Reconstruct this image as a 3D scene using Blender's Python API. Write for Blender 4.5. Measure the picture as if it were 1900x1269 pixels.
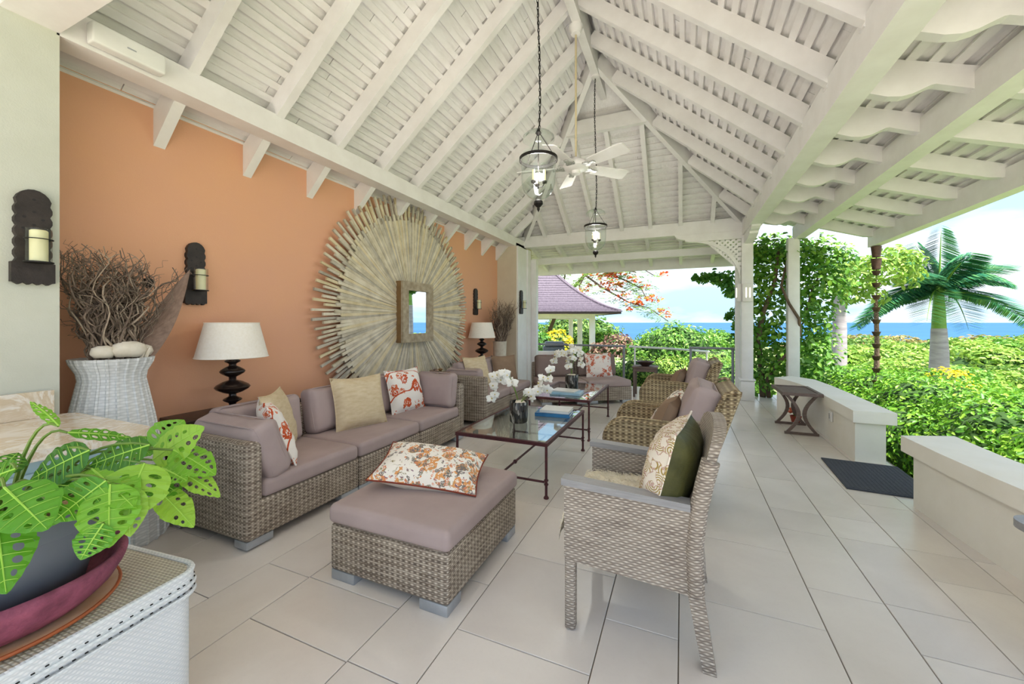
import bpy, math, random
import numpy as np
from mathutils import Vector, Matrix, noise as mnoise

for o in list(bpy.data.objects):
    bpy.data.objects.remove(o, do_unlink=True)
random.seed(7)
NP = np.random.RandomState(11)
SC = bpy.context.scene
COL = SC.collection
PI = math.pi
R = math.radians
sin, cos = math.sin, math.cos

# ------------------------------------------------------------------ camera
F_PX = 731.0
YAW = math.atan2(315.0, 731.0)
cam_d = bpy.data.cameras.new('camera')
cam_d.sensor_width = 36.0
cam_d.sensor_fit = 'HORIZONTAL'
cam_d.lens = F_PX * 36.0 / 1900.0
cam_d.shift_y = -(634.5 - 598.0) / 1900.0
cam_d.clip_start = 0.03
cam_d.clip_end = 60000
cam = bpy.data.objects.new('camera', cam_d)
COL.objects.link(cam)
cam.location = (0, 0, 1.3)
cam.rotation_euler = (PI / 2, 0, YAW)
SC.camera = cam


def plan(r, d):
    """ground point r metres to the right and d metres ahead of the standpoint"""
    return (-sin(YAW) * d + cos(YAW) * r, cos(YAW) * d + sin(YAW) * r)


# ------------------------------------------------------------------ light
SC.view_settings.view_transform = 'Standard'
SC.view_settings.look = 'None'
SC.view_settings.gamma = 1
SC.view_settings.use_curve_mapping = False
SC.view_settings.exposure = 1.34
SKY_STRENGTH = 0.63
SUN_STRENGTH = 5.6

sun_d = bpy.data.lights.new('sun', 'SUN')
sun_d.energy = SUN_STRENGTH
sun_d.angle = R(3)
sun_d.color = (1.0, 0.95, 0.86)
sun = bpy.data.objects.new('sun', sun_d)
COL.objects.link(sun)
sun.rotation_euler = (R(16), R(16), 0)

w = bpy.data.worlds.new('sky')
SC.world = w
w.use_nodes = True
nt = w.node_tree
nt.nodes.clear()
_o = nt.nodes.new('ShaderNodeOutputWorld')
_b = nt.nodes.new('ShaderNodeBackground')
_tc = nt.nodes.new('ShaderNodeTexCoord')
_sp = nt.nodes.new('ShaderNodeSeparateXYZ')
_rm = nt.nodes.new('ShaderNodeValToRGB')
_mp = nt.nodes.new('ShaderNodeMapping')
_nz = nt.nodes.new('ShaderNodeTexNoise')
_cr = nt.nodes.new('ShaderNodeValToRGB')
_mx = nt.nodes.new('ShaderNodeMixRGB')
nt.links.new(_tc.outputs['Generated'], _sp.inputs[0])
nt.links.new(_sp.outputs['Z'], _rm.inputs[0])
e = _rm.color_ramp.elements
e[0].position = 0.0
e[0].color = (0.44, 0.67, 0.94, 1)
e[1].position = 0.75
e[1].color = (0.26, 0.52, 0.94, 1)
_x = e.new(0.12)
_x.color = (0.52, 0.74, 0.97, 1)
_x = e.new(0.3)
_x.color = (0.42, 0.70, 0.97, 1)
_mp.inputs['Scale'].default_value = (1.0, 1.0, 3.6)
nt.links.new(_tc.outputs['Generated'], _mp.inputs[0])
nt.links.new(_mp.outputs[0], _nz.inputs['Vector'])
_nz.inputs['Scale'].default_value = 2.1
_nz.inputs['Detail'].default_value = 7
_nz.inputs['Roughness'].default_value = 0.55
nt.links.new(_nz.outputs['Fac'], _cr.inputs[0])
_cr.color_ramp.elements[0].position = 0.40
_cr.color_ramp.elements[1].position = 0.62
nt.links.new(_cr.outputs[0], _mx.inputs[0])
nt.links.new(_rm.outputs[0], _mx.inputs[1])
_mx.inputs[2].default_value = (1.05, 1.05, 1.08, 1)
nt.links.new(_mx.outputs[0], _b.inputs['Color'])
_b.inputs['Strength'].default_value = SKY_STRENGTH
nt.links.new(_b.outputs[0], _o.inputs['Surface'])

# ------------------------------------------------------------------ helpers


def lin(h):
    h = h.lstrip('#')
    out = []
    for i in (0, 2, 4):
        c = int(h[i:i + 2], 16) / 255.0
        out.append(c / 12.92 if c <= 0.04045 else ((c + 0.055) / 1.055) ** 2.4)
    return (out[0], out[1], out[2], 1.0)


class Nodes:
    """short-hand for building node trees"""

    def __init__(self, name):
        self.m = bpy.data.materials.new(name)
        self.m.use_nodes = True
        self.t = self.m.node_tree
        self.p = self.t.nodes['Principled BSDF']
        self.out = self.t.nodes['Material Output']

    def n(self, kind, **kw):
        x = self.t.nodes.new('ShaderNode' + kind)
        for k, v in kw.items():
            setattr(x, k, v)
        return x

    def l(self, a, b):
        self.t.links.new(a, b)

    def val(self, sock, v):
        if hasattr(v, 'is_linked') or hasattr(v, 'links'):
            self.l(v, sock)
        else:
            sock.default_value = v

    def math(self, op, a, b=0.0, c=None):
        x = self.n('Math', operation=op)
        self.val(x.inputs[0], a)
        self.val(x.inputs[1], b)
        if c is not None:
            self.val(x.inputs[2], c)
        return x.outputs[0]

    def mix(self, f, a, b, blend='MIX'):
        x = self.n('MixRGB', blend_type=blend)
        self.val(x.inputs[0], f)
        self.val(x.inputs[1], a)
        self.val(x.inputs[2], b)
        return x.outputs[0]

    def noise(self, vec, scale, detail=3, rough=0.5, dist=0.0):
        x = self.n('TexNoise')
        if vec is not None:
            self.l(vec, x.inputs['Vector'])
        x.inputs['Scale'].default_value = scale
        x.inputs['Detail'].default_value = detail
        x.inputs['Roughness'].default_value = rough
        x.inputs['Distortion'].default_value = dist
        return x.outputs['Fac']

    def ramp(self, f, pts, interp='LINEAR'):
        x = self.n('ValToRGB')
        x.color_ramp.interpolation = interp
        el = x.color_ramp.elements
        el[0].position, el[0].color = pts[0]
        el[1].position, el[1].color = pts[-1]
        for p, c in pts[1:-1]:
            q = el.new(p)
            q.color = c
        self.l(f, x.inputs[0])
        return x.outputs[0]

    def coord(self, which='Object', scale=None, rot=None):
        x = self.n('TexCoord')
        s = x.outputs[which]
        if scale or rot:
            m = self.n('Mapping')
            if scale:
                m.inputs['Scale'].default_value = scale
            if rot:
                m.inputs['Rotation'].default_value = rot
            self.l(s, m.inputs[0])
            s = m.outputs[0]
        return s

    def bump(self, h, strength=0.3, dist=0.01):
        x = self.n('Bump')
        x.inputs['Strength'].default_value = strength
        x.inputs['Distance'].default_value = dist
        self.l(h, x.inputs['Height'])
        self.l(x.outputs[0], self.p.inputs['Normal'])

    def done(self, rough=0.6, metal=0.0, spec=0.5):
        if not self.p.inputs['Roughness'].is_linked:
            self.p.inputs['Roughness'].default_value = rough
        self.p.inputs['Metallic'].default_value = metal
        self.p.inputs['Specular IOR Level'].default_value = spec
        return self.m


def plain(name, a, b=None, scale=8.0, rough=0.6, metal=0.0, spec=0.5, bump=0.0, bscale=60.0, bdist=0.005,
          stretch=None, detail=4):
    """two-tone noise material with fine relief"""
    N = Nodes(name)
    vec = N.coord('Object', stretch)
    a = lin(a)
    b = lin(b) if b else tuple(c * 0.88 for c in a[:3]) + (1,)
    f = N.noise(vec, scale, detail, 0.6)
    f = N.ramp(f, [(0.3, (0, 0, 0, 1)), (0.7, (1, 1, 1, 1))])
    N.l(N.mix(f, a, b), N.p.inputs['Base Color'])
    if bump:
        N.bump(N.noise(vec, bscale, 3, 0.6), bump, bdist)
    return N.done(rough, metal, spec)


def weave(name, dark, mid, light, pu=0.03, pv=0.011, rough=0.55, streak=0.5, plaid=0.0, relief=0.6):
    """woven strand surface: rows of strands passing over and under stakes"""
    N = Nodes(name)
    s = N.n('SeparateXYZ')
    N.l(N.coord('Object'), s.inputs[0])
    g = N.n('NewGeometry')
    ns = N.n('SeparateXYZ')
    vt = N.n('VectorTransform', vector_type='NORMAL', convert_from='WORLD', convert_to='OBJECT')
    N.l(g.outputs['Normal'], vt.inputs[0])
    N.l(vt.outputs[0], ns.inputs[0])
    nx = N.math('GREATER_THAN', N.math('ABSOLUTE', ns.outputs[0]), 0.65)
    nz = N.math('GREATER_THAN', N.math('ABSOLUTE', ns.outputs[2]), 0.72)
    x, y, z = s.outputs
    U = N.math('ADD', x, N.math('MULTIPLY', nx, N.math('SUBTRACT', y, x)))
    V = N.math('ADD', z, N.math('MULTIPLY', nz, N.math('SUBTRACT', y, z)))
    vr = N.math('DIVIDE', V, pv)
    row = N.math('FLOOR', vr)
    fr = N.math('FRACT', vr)
    prof = N.math('POWER', N.math('SINE', N.math('MULTIPLY', fr, PI)), 0.6)
    ph = N.math('ADD', N.math('MULTIPLY', N.math('DIVIDE', U, pu), 2 * PI), N.math('MULTIPLY', row, PI))
    stake = N.math('MULTIPLY_ADD', N.math('COSINE', N.math('MULTIPLY', U, 4 * PI / pu)), 0.10, 0.90)
    over = N.math('MULTIPLY', stake, N.math('MULTIPLY_ADD', N.math('COSINE', ph), 0.30, 0.66))
    h = N.math('MULTIPLY', prof, over)
    nv = N.coord('Object')
    c = N.n('CombineXYZ')
    N.l(N.math('MULTIPLY', U, 3.0), c.inputs[0])
    N.l(N.math('MULTIPLY', row, 7.31), c.inputs[1])
    st = N.noise(c.outputs[0], 2.0, 3, 0.7)
    st2 = N.noise(nv, 5.0, 2, 0.5)
    f = N.math('ADD', N.math('MULTIPLY', h, 0.75), N.math('MULTIPLY', N.math('SUBTRACT', st, 0.5), streak * 1.5))
    f = N.math('ADD', f, N.math('MULTIPLY', N.math('SUBTRACT', st2, 0.5), 0.25))
    if plaid:
        pl = N.math('COSINE', N.math('MULTIPLY', U, 2 * PI / (pu * 1.0)))
        pl2 = N.math('COSINE', N.math('MULTIPLY', V, 2 * PI / (pu * 1.15)))
        f = N.math('ADD', f, N.math('MULTIPLY', pl, plaid))
        f = N.math('ADD', f, N.math('MULTIPLY', pl2, plaid * 0.6))
    col = N.ramp(f, [(0.05, lin(dark)), (0.42, lin(mid)), (0.85, lin(light))])
    N.l(col, N.p.inputs['Base Color'])
    N.bump(h, relief, 0.005)
    return N.done(rough)


def leafmat(name, a, b, c=None, rough=0.45, trans=0.35):
    N = Nodes(name)
    g = N.n('NewGeometry')
    pts = [(0.0, lin(a)), (1.0, lin(b))]
    if c:
        pts = [(0.0, lin(a)), (0.55, lin(b)), (1.0, lin(c))]
    col = N.ramp(g.outputs['Random Per Island'], pts)
    N.l(col, N.p.inputs['Base Color'])
    N.p.inputs['Roughness'].default_value = rough
    tr = N.n('BsdfTranslucent')
    N.l(col, tr.inputs['Color'])
    mx = N.n('MixShader')
    mx.inputs[0].default_value = trans
    N.l(N.p.outputs[0], mx.inputs[1])
    N.l(tr.outputs[0], mx.inputs[2])
    N.l(mx.outputs[0], N.out.inputs['Surface'])
    return N.m


def glassmat(name, tint=(1, 1, 1, 1), rough=0.02, alpha=0.12, ior=1.45):
    """thin clear glass: mostly lets light straight through, with a mirror sheen"""
    N = Nodes(name)
    fr = N.n('LayerWeight')
    fr.inputs['Blend'].default_value = 0.5
    edge = N.math('MULTIPLY', N.math('POWER', fr.outputs['Facing'], 4.0), ior - 0.9)
    tr = N.n('BsdfTransparent')
    tr.inputs['Color'].default_value = tint
    gl = N.n('BsdfGlossy')
    gl.inputs['Roughness'].default_value = rough
    mx = N.n('MixShader')
    f = N.math('MINIMUM', N.math('ADD', edge, alpha), 1.0)
    N.l(f, mx.inputs[0])
    N.l(tr.outputs[0], mx.inputs[1])
    N.l(gl.outputs[0], mx.inputs[2])
    N.l(mx.outputs[0], N.out.inputs['Surface'])
    return N.m


def emit(name, col, s):
    N = Nodes(name)
    N.p.inputs['Base Color'].default_value = lin(col)
    N.p.inputs['Emission Color'].default_value = lin(col)
    N.p.inputs['Emission Strength'].default_value = s
    return N.done(0.5)


# ---- objects and tags


def tag(o, label=None, cat=None, group=None, kind=None):
    if label:
        o['label'] = label
    if cat:
        o['category'] = cat
    if group:
        o['group'] = group
    if kind:
        o['kind'] = kind
    return o


def thing(name, label, cat, loc=(0, 0, 0), rz=0.0, group=None, kind=None, tilt=0.0):
    o = bpy.data.objects.new(name, None)
    o.empty_display_size = 0.1
    COL.objects.link(o)
    o.location = loc
    o.rotation_euler = (tilt, 0, rz)
    return tag(o, label, cat, group, kind)


def copytree(o, loc=None, rz=None, label=None, parent=None, tilt=None):
    c = o.copy()
    COL.objects.link(c)
    if parent:
        c.parent = parent
    if loc is not None:
        c.location = loc
    if rz is not None:
        c.rotation_euler = (o.rotation_euler.x if tilt is None else tilt, 0, rz)
    if label:
        c['label'] = label
    for ch in list(o.children):
        copytree(ch, parent=c)
    return c


class B:
    """collects geometry, then becomes one mesh object"""

    def __init__(self):
        self.v = []
        self.f = []

    def add(self, vs, fs):
        k = len(self.v)
        self.v += [tuple(p) for p in vs]
        self.f += [tuple(i + k for i in q) for q in fs]
        return self

    def hexa(self, p):
        """8 corners: bottom loop 0-3, top loop 4-7"""
        return self.add(p, [(3, 2, 1, 0), (4, 5, 6, 7), (0, 1, 5, 4), (1, 2, 6, 5), (2, 3, 7, 6), (3, 0, 4, 7)])

    def box(self, c, s, rz=0.0, ry=0.0, rx=0.0):
        hx, hy, hz = s[0] / 2, s[1] / 2, s[2] / 2
        pts = [(-hx, -hy, -hz), (hx, -hy, -hz), (hx, hy, -hz), (-hx, hy, -hz),
               (-hx, -hy, hz), (hx, -hy, hz), (hx, hy, hz), (-hx, hy, hz)]
        if rz or ry or rx:
            M = Matrix.Rotation(rz, 3, 'Z') @ Matrix.Rotation(ry, 3, 'Y') @ Matrix.Rotation(rx, 3, 'X')
            pts = [M @ Vector(p) for p in pts]
        return self.hexa([(p[0] + c[0], p[1] + c[1], p[2] + c[2]) for p in pts])

    def b2(self, x0, x1, y0, y1, z0, z1):
        return self.box(((x0 + x1) / 2, (y0 + y1) / 2, (z0 + z1) / 2), (abs(x1 - x0), abs(y1 - y0), abs(z1 - z0)))

    def rbox(self, c, s, r=0.02, seg=2, puff=0.0, mid=3):
        h = [s[0] / 2, s[1] / 2, s[2] / 2]
        r = min(r, h[0], h[1], h[2])
        ax = []
        for k in range(3):
            L = [-h[k] + r * i / seg for i in range(seg + 1)]
            inner = 2 * (h[k] - r)
            M_ = []
            if puff and k < 2 and inner > 1e-6:
                M_ = [-h[k] + r + inner * (i + 1) / (mid + 1) for i in range(mid)]
            Rr = [h[k] - r + r * i / seg for i in range(seg + 1)]
            if inner < 1e-6:
                Rr = Rr[1:]
            ax.append(L + M_ + Rr)
        idx = {}
        vs = []

        def vert(p):
            key = (round(p[0], 5), round(p[1], 5), round(p[2], 5))
            if key in idx:
                return idx[key]
            q = [max(-(h[k] - r), min(h[k] - r, p[k])) for k in range(3)]
            d = Vector([p[k] - q[k] for k in range(3)])
            if d.length > 1e-9:
                d = d.normalized() * r
            o = [q[k] + d[k] for k in range(3)]
            if puff:
                a = max(0.0, 1 - (p[0] / h[0]) ** 2) * max(0.0, 1 - (p[1] / h[1]) ** 2)
                o[2] += puff * math.sqrt(a) * (1 if p[2] > 0 else -0.15)
            idx[key] = len(vs)
            vs.append((o[0] + c[0], o[1] + c[1], o[2] + c[2]))
            return idx[key]
        fs = []
        for k in range(3):
            a, b = [(1, 2), (2, 0), (0, 1)][k]
            for sgn in (-1, 1):
                A, Bx = ax[a], ax[b]
                for i in range(len(A) - 1):
                    for j in range(len(Bx) - 1):
                        q = []
                        for (ii, jj) in ((i, j), (i + 1, j), (i + 1, j + 1), (i, j + 1)):
                            p = [0, 0, 0]
                            p[k] = sgn * h[k]
                            p[a] = A[ii]
                            p[b] = Bx[jj]
                            q.append(vert(p))
                        if sgn < 0:
                            q.reverse()
                        if len(set(q)) >= 3:
                            q2 = []
                            for i_ in q:
                                if i_ not in q2:
                                    q2.append(i_)
                            fs.append(tuple(q2))
        return self.add(vs, fs)

    def tube(self, pts, r, n=8, cap=True, closed=False):
        P = [Vector(p) for p in pts]
        m = len(P)
        rad = r if isinstance(r, (list, tuple)) else [r] * m
        vs = []
        up = None
        for i in range(m):
            if closed:
                t = P[(i + 1) % m] - P[i - 1]
            elif i == 0:
                t = P[1] - P[0]
            elif i == m - 1:
                t = P[-1] - P[-2]
            else:
                t = P[i + 1] - P[i - 1]
            if t.length < 1e-9:
                t = Vector((0, 0, 1))
            t.normalize()
            if up is None:
                up = Vector((0, 0, 1)) if abs(t.z) < 0.9 else Vector((1, 0, 0))
            a = t.cross(up)
            if a.length < 1e-6:
                a = t.orthogonal()
            a.normalize()
            b = t.cross(a).normalized()
            up = -b if False else a.cross(t)
            for k in range(n):
                ang = 2 * PI * k / n
                vs.append(P[i] + (a * cos(ang) + b * sin(ang)) * rad[i])
        fs = []
        rng = m if closed else m - 1
        for i in range(rng):
            j = (i + 1) % m
            for k in range(n):
                l_ = (k + 1) % n
                fs.append((i * n + k, j * n + k, j * n + l_, i * n + l_))
        if cap and not closed:
            fs.append(tuple(range(n)))
            fs.append(tuple((m - 1) * n + k for k in reversed(range(n))))
        return self.add(vs, fs)

    def lathe(self, prof, n=24, c=(0, 0, 0)):
        vs = []
        fs = []
        ring = []
        for (r, z) in prof:
            if r < 1e-5:
                ring.append([len(vs)])
                vs.append((c[0], c[1], c[2] + z))
            else:
                ring.append(list(range(len(vs), len(vs) + n)))
                for k in range(n):
                    a = 2 * PI * k / n
                    vs.append((c[0] + r * cos(a), c[1] + r * sin(a), c[2] + z))
        for i in range(len(ring) - 1):
            A, Bq = ring[i], ring[i + 1]
            if len(A) == 1 and len(Bq) == 1:
                continue
            for k in range(n):
                l_ = (k + 1) % n
                if len(A) == 1:
                    fs.append((A[0], Bq[l_], Bq[k]))
                elif len(Bq) == 1:
                    fs.append((A[k], A[l_], Bq[0]))
                else:
                    fs.append((A[k], A[l_], Bq[l_], Bq[k]))
        return self.add(vs, fs)

    def prism(self, poly, a, b, axis='y'):
        """poly of 2d points; axis y -> points are (x,z), axis x -> (y,z), axis z -> (x,y)"""
        def mk(p, t):
            if axis == 'y':
                return (p[0], t, p[1])
            if axis == 'x':
                return (t, p[0], p[1])
            return (p[0], p[1], t)
        n = len(poly)
        vs = [mk(p, a) for p in poly] + [mk(p, b) for p in poly]
        fs = [tuple(reversed(range(n))), tuple(range(n, 2 * n))]
        for i in range(n):
            j = (i + 1) % n
            fs.append((i, j, n + j, n + i))
        return self.add(vs, fs)

    def strip(self, outer, inner, a, b, axis='y'):
        """closed or open band between two matching 2d polylines, extruded"""
        n = len(outer)
        for i in range(n - 1):
            self.prism([outer[i], outer[i + 1], inner[i + 1], inner[i]], a, b, axis)
        return self

    def sheet(self, fn, nu, nv):
        vs = [fn(i / nu, j / nv) for j in range(nv + 1) for i in range(nu + 1)]
        fs = [(j * (nu + 1) + i, j * (nu + 1) + i + 1, (j + 1) * (nu + 1) + i + 1, (j + 1) * (nu + 1) + i)
              for j in range(nv) for i in range(nu)]
        return self.add(vs, fs)

    def go(self, name, mat, parent=None, smooth=True, ang=0.7, label=None, loc=None):
        me = bpy.data.meshes.new(name)
        me.from_pydata(self.v, [], self.f)
        me.validate()
        import bmesh
        bm = bmesh.new()
        bm.from_mesh(me)
        bmesh.ops.recalc_face_normals(bm, faces=bm.faces)
        bm.to_mesh(me)
        bm.free()
        if smooth:
            me.shade_smooth()
            me.set_sharp_from_angle(angle=ang)
        me.materials.append(mat)
        o = bpy.data.objects.new(name, me)
        COL.objects.link(o)
        if parent:
            o.parent = parent
        if label:
            o['label'] = label
        if loc:
            o.location = loc
        return o


def link_mesh(name, me, parent=None, loc=(0, 0, 0), rot=(0, 0, 0), scale=(1, 1, 1)):
    o = bpy.data.objects.new(name, me)
    COL.objects.link(o)
    if parent:
        o.parent = parent
    o.location = loc
    o.rotation_euler = rot
    o.scale = scale
    return o


def leaf_mesh(name, P, Nrm, size, mat, aspect=0.5, fold=0.25, parent=None, droop=0.0, D=None, link=True):
    """many separate leaves in one mesh; P centres, Nrm facing"""
    P = np.asarray(P, float)
    n = len(P)
    Nrm = np.asarray(Nrm, float)
    Nrm = Nrm / (np.linalg.norm(Nrm, axis=1, keepdims=True) + 1e-9)
    if D is None:
        D = NP.normal(size=(n, 3))
        D[:, 2] -= droop
    T = D - (D * Nrm).sum(1, keepdims=True) * Nrm
    T = T / (np.linalg.norm(T, axis=1, keepdims=True) + 1e-9)
    S = np.cross(Nrm, T)
    L = (np.asarray(size) * np.ones(n))[:, None] if np.ndim(size) else size * (0.65 + 0.7 * NP.rand(n))[:, None]
    W = L * aspect
    fo = fold * W
    V = np.empty((n, 6, 3))
    V[:, 0] = P - T * L * 0.5
    V[:, 1] = P - T * L * 0.22 + S * W * 0.45 + Nrm * fo
    V[:, 2] = P + T * L * 0.18 + S * W * 0.42 + Nrm * fo
    V[:, 3] = P + T * L * 0.5
    V[:, 4] = P + T * L * 0.18 - S * W * 0.42 + Nrm * fo
    V[:, 5] = P - T * L * 0.22 - S * W * 0.45 + Nrm * fo
    me = bpy.data.meshes.new(name)
    me.vertices.add(n * 6)
    me.vertices.foreach_set('co', V.reshape(-1))
    base = np.arange(n)[:, None] * 6
    idx = np.concatenate([base + np.array([[0, 1, 2, 3]]), base + np.array([[0, 3, 4, 5]])], axis=1).reshape(-1)
    me.loops.add(n * 8)
    me.loops.foreach_set('vertex_index', idx)
    me.polygons.add(n * 2)
    me.polygons.foreach_set('loop_start', np.arange(n * 2) * 4)
    me.polygons.foreach_set('loop_total', np.full(n * 2, 4))
    me.update(calc_edges=True)
    me.materials.append(mat)
    if not link:
        return me
    o = bpy.data.objects.new(name, me)
    COL.objects.link(o)
    o['kind'] = 'stuff'
    if parent:
        o.parent = parent
    return o

# ------------------------------------------------------------------ materials
M = {}
M['paint'] = plain('white_paint', 'F3F0EE', 'EAE6E3', 5, 0.5, bump=0.05, bscale=90)
M['deckw'] = plain('whitewashed_board', 'F1EEEC', 'E4E0DD', 7, 0.6, bump=0.05, bscale=30, stretch=(6, 1, 6))
M['cover'] = plain('roof_shingle', '8B7F78', '6A6160', 30, 0.8)
M['stucco'] = plain('cream_stucco', 'D2D3C6', 'C8C9BA', 3, 0.85, bump=0.25, bscale=140, bdist=0.004)
M['stucco2'] = plain('pale_stucco', 'F7F2E8', 'EFE9DC', 3, 0.85, bump=0.2, bscale=150, bdist=0.004)
M['stuccoW'] = plain('beige_stucco', 'D6CBB4', 'CCC0A8', 3, 0.85, bump=0.25, bscale=140, bdist=0.004)
M['orange'] = plain('terracotta_plaster', 'E8AF88', 'E3AB8C', 1.3, 0.85, bump=0.22, bscale=120, bdist=0.004)
M['grout'] = plain('tile_grout', '857868', '776B5C', 20, 0.9)
M['wood_base'] = plain('brown_wood', '6E4A34', '54372A', 6, 0.45, stretch=(1, 12, 12))
M['taupe'] = plain('taupe_fabric', 'B5A3A0', 'A99794', 3, 0.9, spec=0.2, bump=0.25, bscale=260, bdist=0.002)
M['taupe_d'] = plain('dark_taupe_fabric', '8E7D78', '827069', 3, 0.9, spec=0.2, bump=0.25, bscale=260, bdist=0.002)
M['brownc'] = plain('brown_fabric', '9A816B', '8A725E', 4, 0.9, spec=0.2, bump=0.25, bscale=220, bdist=0.002)
M['cream_lin'] = plain('cream_linen', 'DECDAE', 'CDB893', 14, 0.9, spec=0.2, bump=0.35, bscale=120, bdist=0.004, stretch=(1, 1, 3))
M['white_lin'] = plain('white_linen', 'ECE4D8', 'DDD3C6', 10, 0.9, spec=0.2, bump=0.2, bscale=200, bdist=0.002)
M['velvet'] = plain('olive_velvet', '55542C', '3B3C1D', 9, 0.5, spec=0.4, bump=0.3, bscale=20, bdist=0.02)
M['piping'] = plain('rust_piping', '8C3B26', '7A3020', 30, 0.8)
M['fur'] = plain('sheepskin', 'F8F0E0', 'EEE2C8', 25, 0.95, spec=0.1, bump=0.5, bscale=90, bdist=0.01)
M['wick'] = weave('grey_brown_wicker', '66574A', 'A89988', 'D6CAB9', 0.032, 0.0098, streak=0.75, plaid=0.13)
M['wick2'] = weave('tan_wicker', '5C4931', 'A38E69', 'D2C09C', 0.040, 0.0115, streak=0.5, plaid=0.16)
M['wick3'] = weave('pale_grey_wicker', '6E6057', 'AFA294', 'D6CCC0', 0.034, 0.0100, streak=0.4)
M['wickw'] = weave('white_painted_wicker', 'D6DADD', 'EDEFF1', 'F6F6F6', 0.016, 0.008, streak=0.1, relief=0.25)
M['wickt'] = weave('cream_woven_top', 'A39B8A', 'D6D0BF', 'EAE5D6', 0.016, 0.010, streak=0.15)
M['wickvase'] = weave('whitewashed_wicker', 'CFCFCC', 'E6E5E2', 'F1F0EE', 0.08, 0.016, streak=0.35, relief=0.25)
M['alu'] = plain('brushed_aluminium', 'B9BEC4', 'A9AEB5', 10, 0.4, metal=0.6)
M['greyarm'] = plain('grey_resin_wood', '9C9A9B', '8A8889', 6, 0.45, stretch=(2, 20, 20))
M['black'] = plain('black_rubber', '1B1A19', '111010', 10, 0.6)
M['iron'] = plain('oxblood_iron', '5B2E32', '47242A', 30, 0.45, metal=0.3, bump=0.1, bscale=120)
M['blackiron'] = plain('black_iron', '2B2725', '1C1918', 30, 0.45, metal=0.5)
M['bronze'] = plain('rain_cup_bronze', '6A5245', '4E3A30', 20, 0.5, metal=0.6)
M['lampbase'] = plain('black_lacquer', '1E1715', '2C1F1A', 5, 0.22)
M['carved'] = plain('dark_carved_wood', '3A302C', '1E1815', 14, 0.6, bump=0.5, bscale=40, bdist=0.006)
M['candle'] = plain('ivory_wax', 'F1E6BC', 'E8DBAA', 6, 0.5)
M['glass'] = glassmat('clear_glass', (0.97, 0.99, 0.98, 1), 0.02, 0.02)
M['tglass'] = glassmat('table_glass', (0.90, 0.96, 0.94, 1), 0.01, 0.18, 1.6)
M['pane'] = glassmat('rail_glass', (0.97, 0.99, 0.98, 1), 0.02, 0.02)
M['weathered'] = plain('weathered_teak', '7D6A60', '5D4B43', 12, 0.6, stretch=(2, 14, 14), bump=0.2, bscale=40)
M['darkwood'] = plain('dark_wood', '4B372E', '35261F', 10, 0.4, stretch=(2, 12, 12))
M['stick'] = plain('driftwood_stick', 'DCD2B9', 'B3A68C', 9, 0.75, bump=0.3, bscale=60, stretch=(1, 1, 1))
M['mframe'] = plain('whitewashed_frame', 'B8AA92', '8D7E66', 16, 0.8, bump=0.3, bscale=40)
M['mframe_s'] = plain('brown_frame_side', '8A6A40', '745733', 12, 0.7)
M['vine'] = plain('dried_vine', '8F7C6B', '5B4B40', 30, 0.85, bump=0.3, bscale=80)
M['vine2'] = plain('pale_dried_vine', 'B7A590', '93806D', 30, 0.85)
M['dryleaf'] = plain('dried_pod_leaf', '9A8070', '775E50', 6, 0.65, stretch=(20, 5, 2), bump=0.2, bscale=8)
M['stone'] = plain('white_coral_stone', 'EFE6D6', 'DCCFB9', 14, 0.8, bump=0.3, bscale=30)
M['paleC'] = plain('cream_ceramic', 'E2D9C8', 'C9BCA5', 10, 0.5)
M['potgrey'] = plain('slate_grey_plastic', '6C727C', '636973', 3, 0.5)
M['bowlred'] = plain('plum_clay', 'A0536B', '6E3347', 20, 0.75, bump=0.6, bscale=35, bdist=0.01)
M['disc'] = plain('glazed_clay_dish', 'E8D5BC', 'D2A271', 6, 0.3)
M['terra'] = plain('terracotta_rim', 'B5602F', 'A5532A', 8, 0.5)
M['soil'] = plain('bark_mulch', 'B79A6B', '6F5536', 45, 0.9, bump=0.8, bscale=40, bdist=0.02)
M['blue'] = plain('pale_blue_paint', 'B9D3DA', 'A9C7D0', 4, 0.5)
M['petal'] = plain('white_petal', 'FAF9F4', 'F0EEE4', 8, 0.5)
M['petalc'] = plain('orchid_throat', 'E7D57A', 'CBB24F', 20, 0.5)
M['stemg'] = plain('green_stem', '6E8B2F', '57742A', 20, 0.5)
M['book_b'] = plain('blue_book_cover', '2E7FB5', '2469A0', 5, 0.4)
M['book_w'] = plain('white_book_cover', 'F1F1EE', 'E3E3E0', 5, 0.4)
M['book_l'] = plain('light_blue_cover', 'A9CBE0', '86B2CE', 6, 0.4)
M['paper'] = plain('paper_block', 'F6F3EA', 'E6E1D3', 60, 0.8, stretch=(1, 1, 12))
M['mat'] = plain('charcoal_doormat', '585C66', '484B54', 50, 0.95, bump=0.6, bscale=120, bdist=0.01, stretch=(1, 8, 1))
M['shade'] = plain('ivory_lampshade', 'FAF3E8', 'F3EADB', 60, 0.8)
M['speaker'] = plain('white_speaker', 'F0F0EC', 'E6E6E2', 5, 0.4)
M['shingle'] = plain('purple_grey_shingle', '6C626E', '4B424F', 18, 0.8, bump=0.3, bscale=20)
M['shinglecap'] = plain('hip_cap_shingle', '746874', '4C414F', 12, 0.8)
M['trunkgrey'] = plain('grey_trunk', 'B6AEB4', '948C94', 3, 0.8, stretch=(1, 1, 6), bump=0.2, bscale=12)
M['crownshaft'] = plain('green_crownshaft', '7FA63C', '648E30', 3, 0.5, stretch=(1, 1, 4))
M['bark'] = plain('brown_bark', '7A6653', '57473A', 12, 0.85, bump=0.5, bscale=25, stretch=(1, 1, .3))
M['grass'] = plain('hillside_grass', '7C7F52', '5E6E3C', 0.6, 0.9, bump=0.3, bscale=3)
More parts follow.
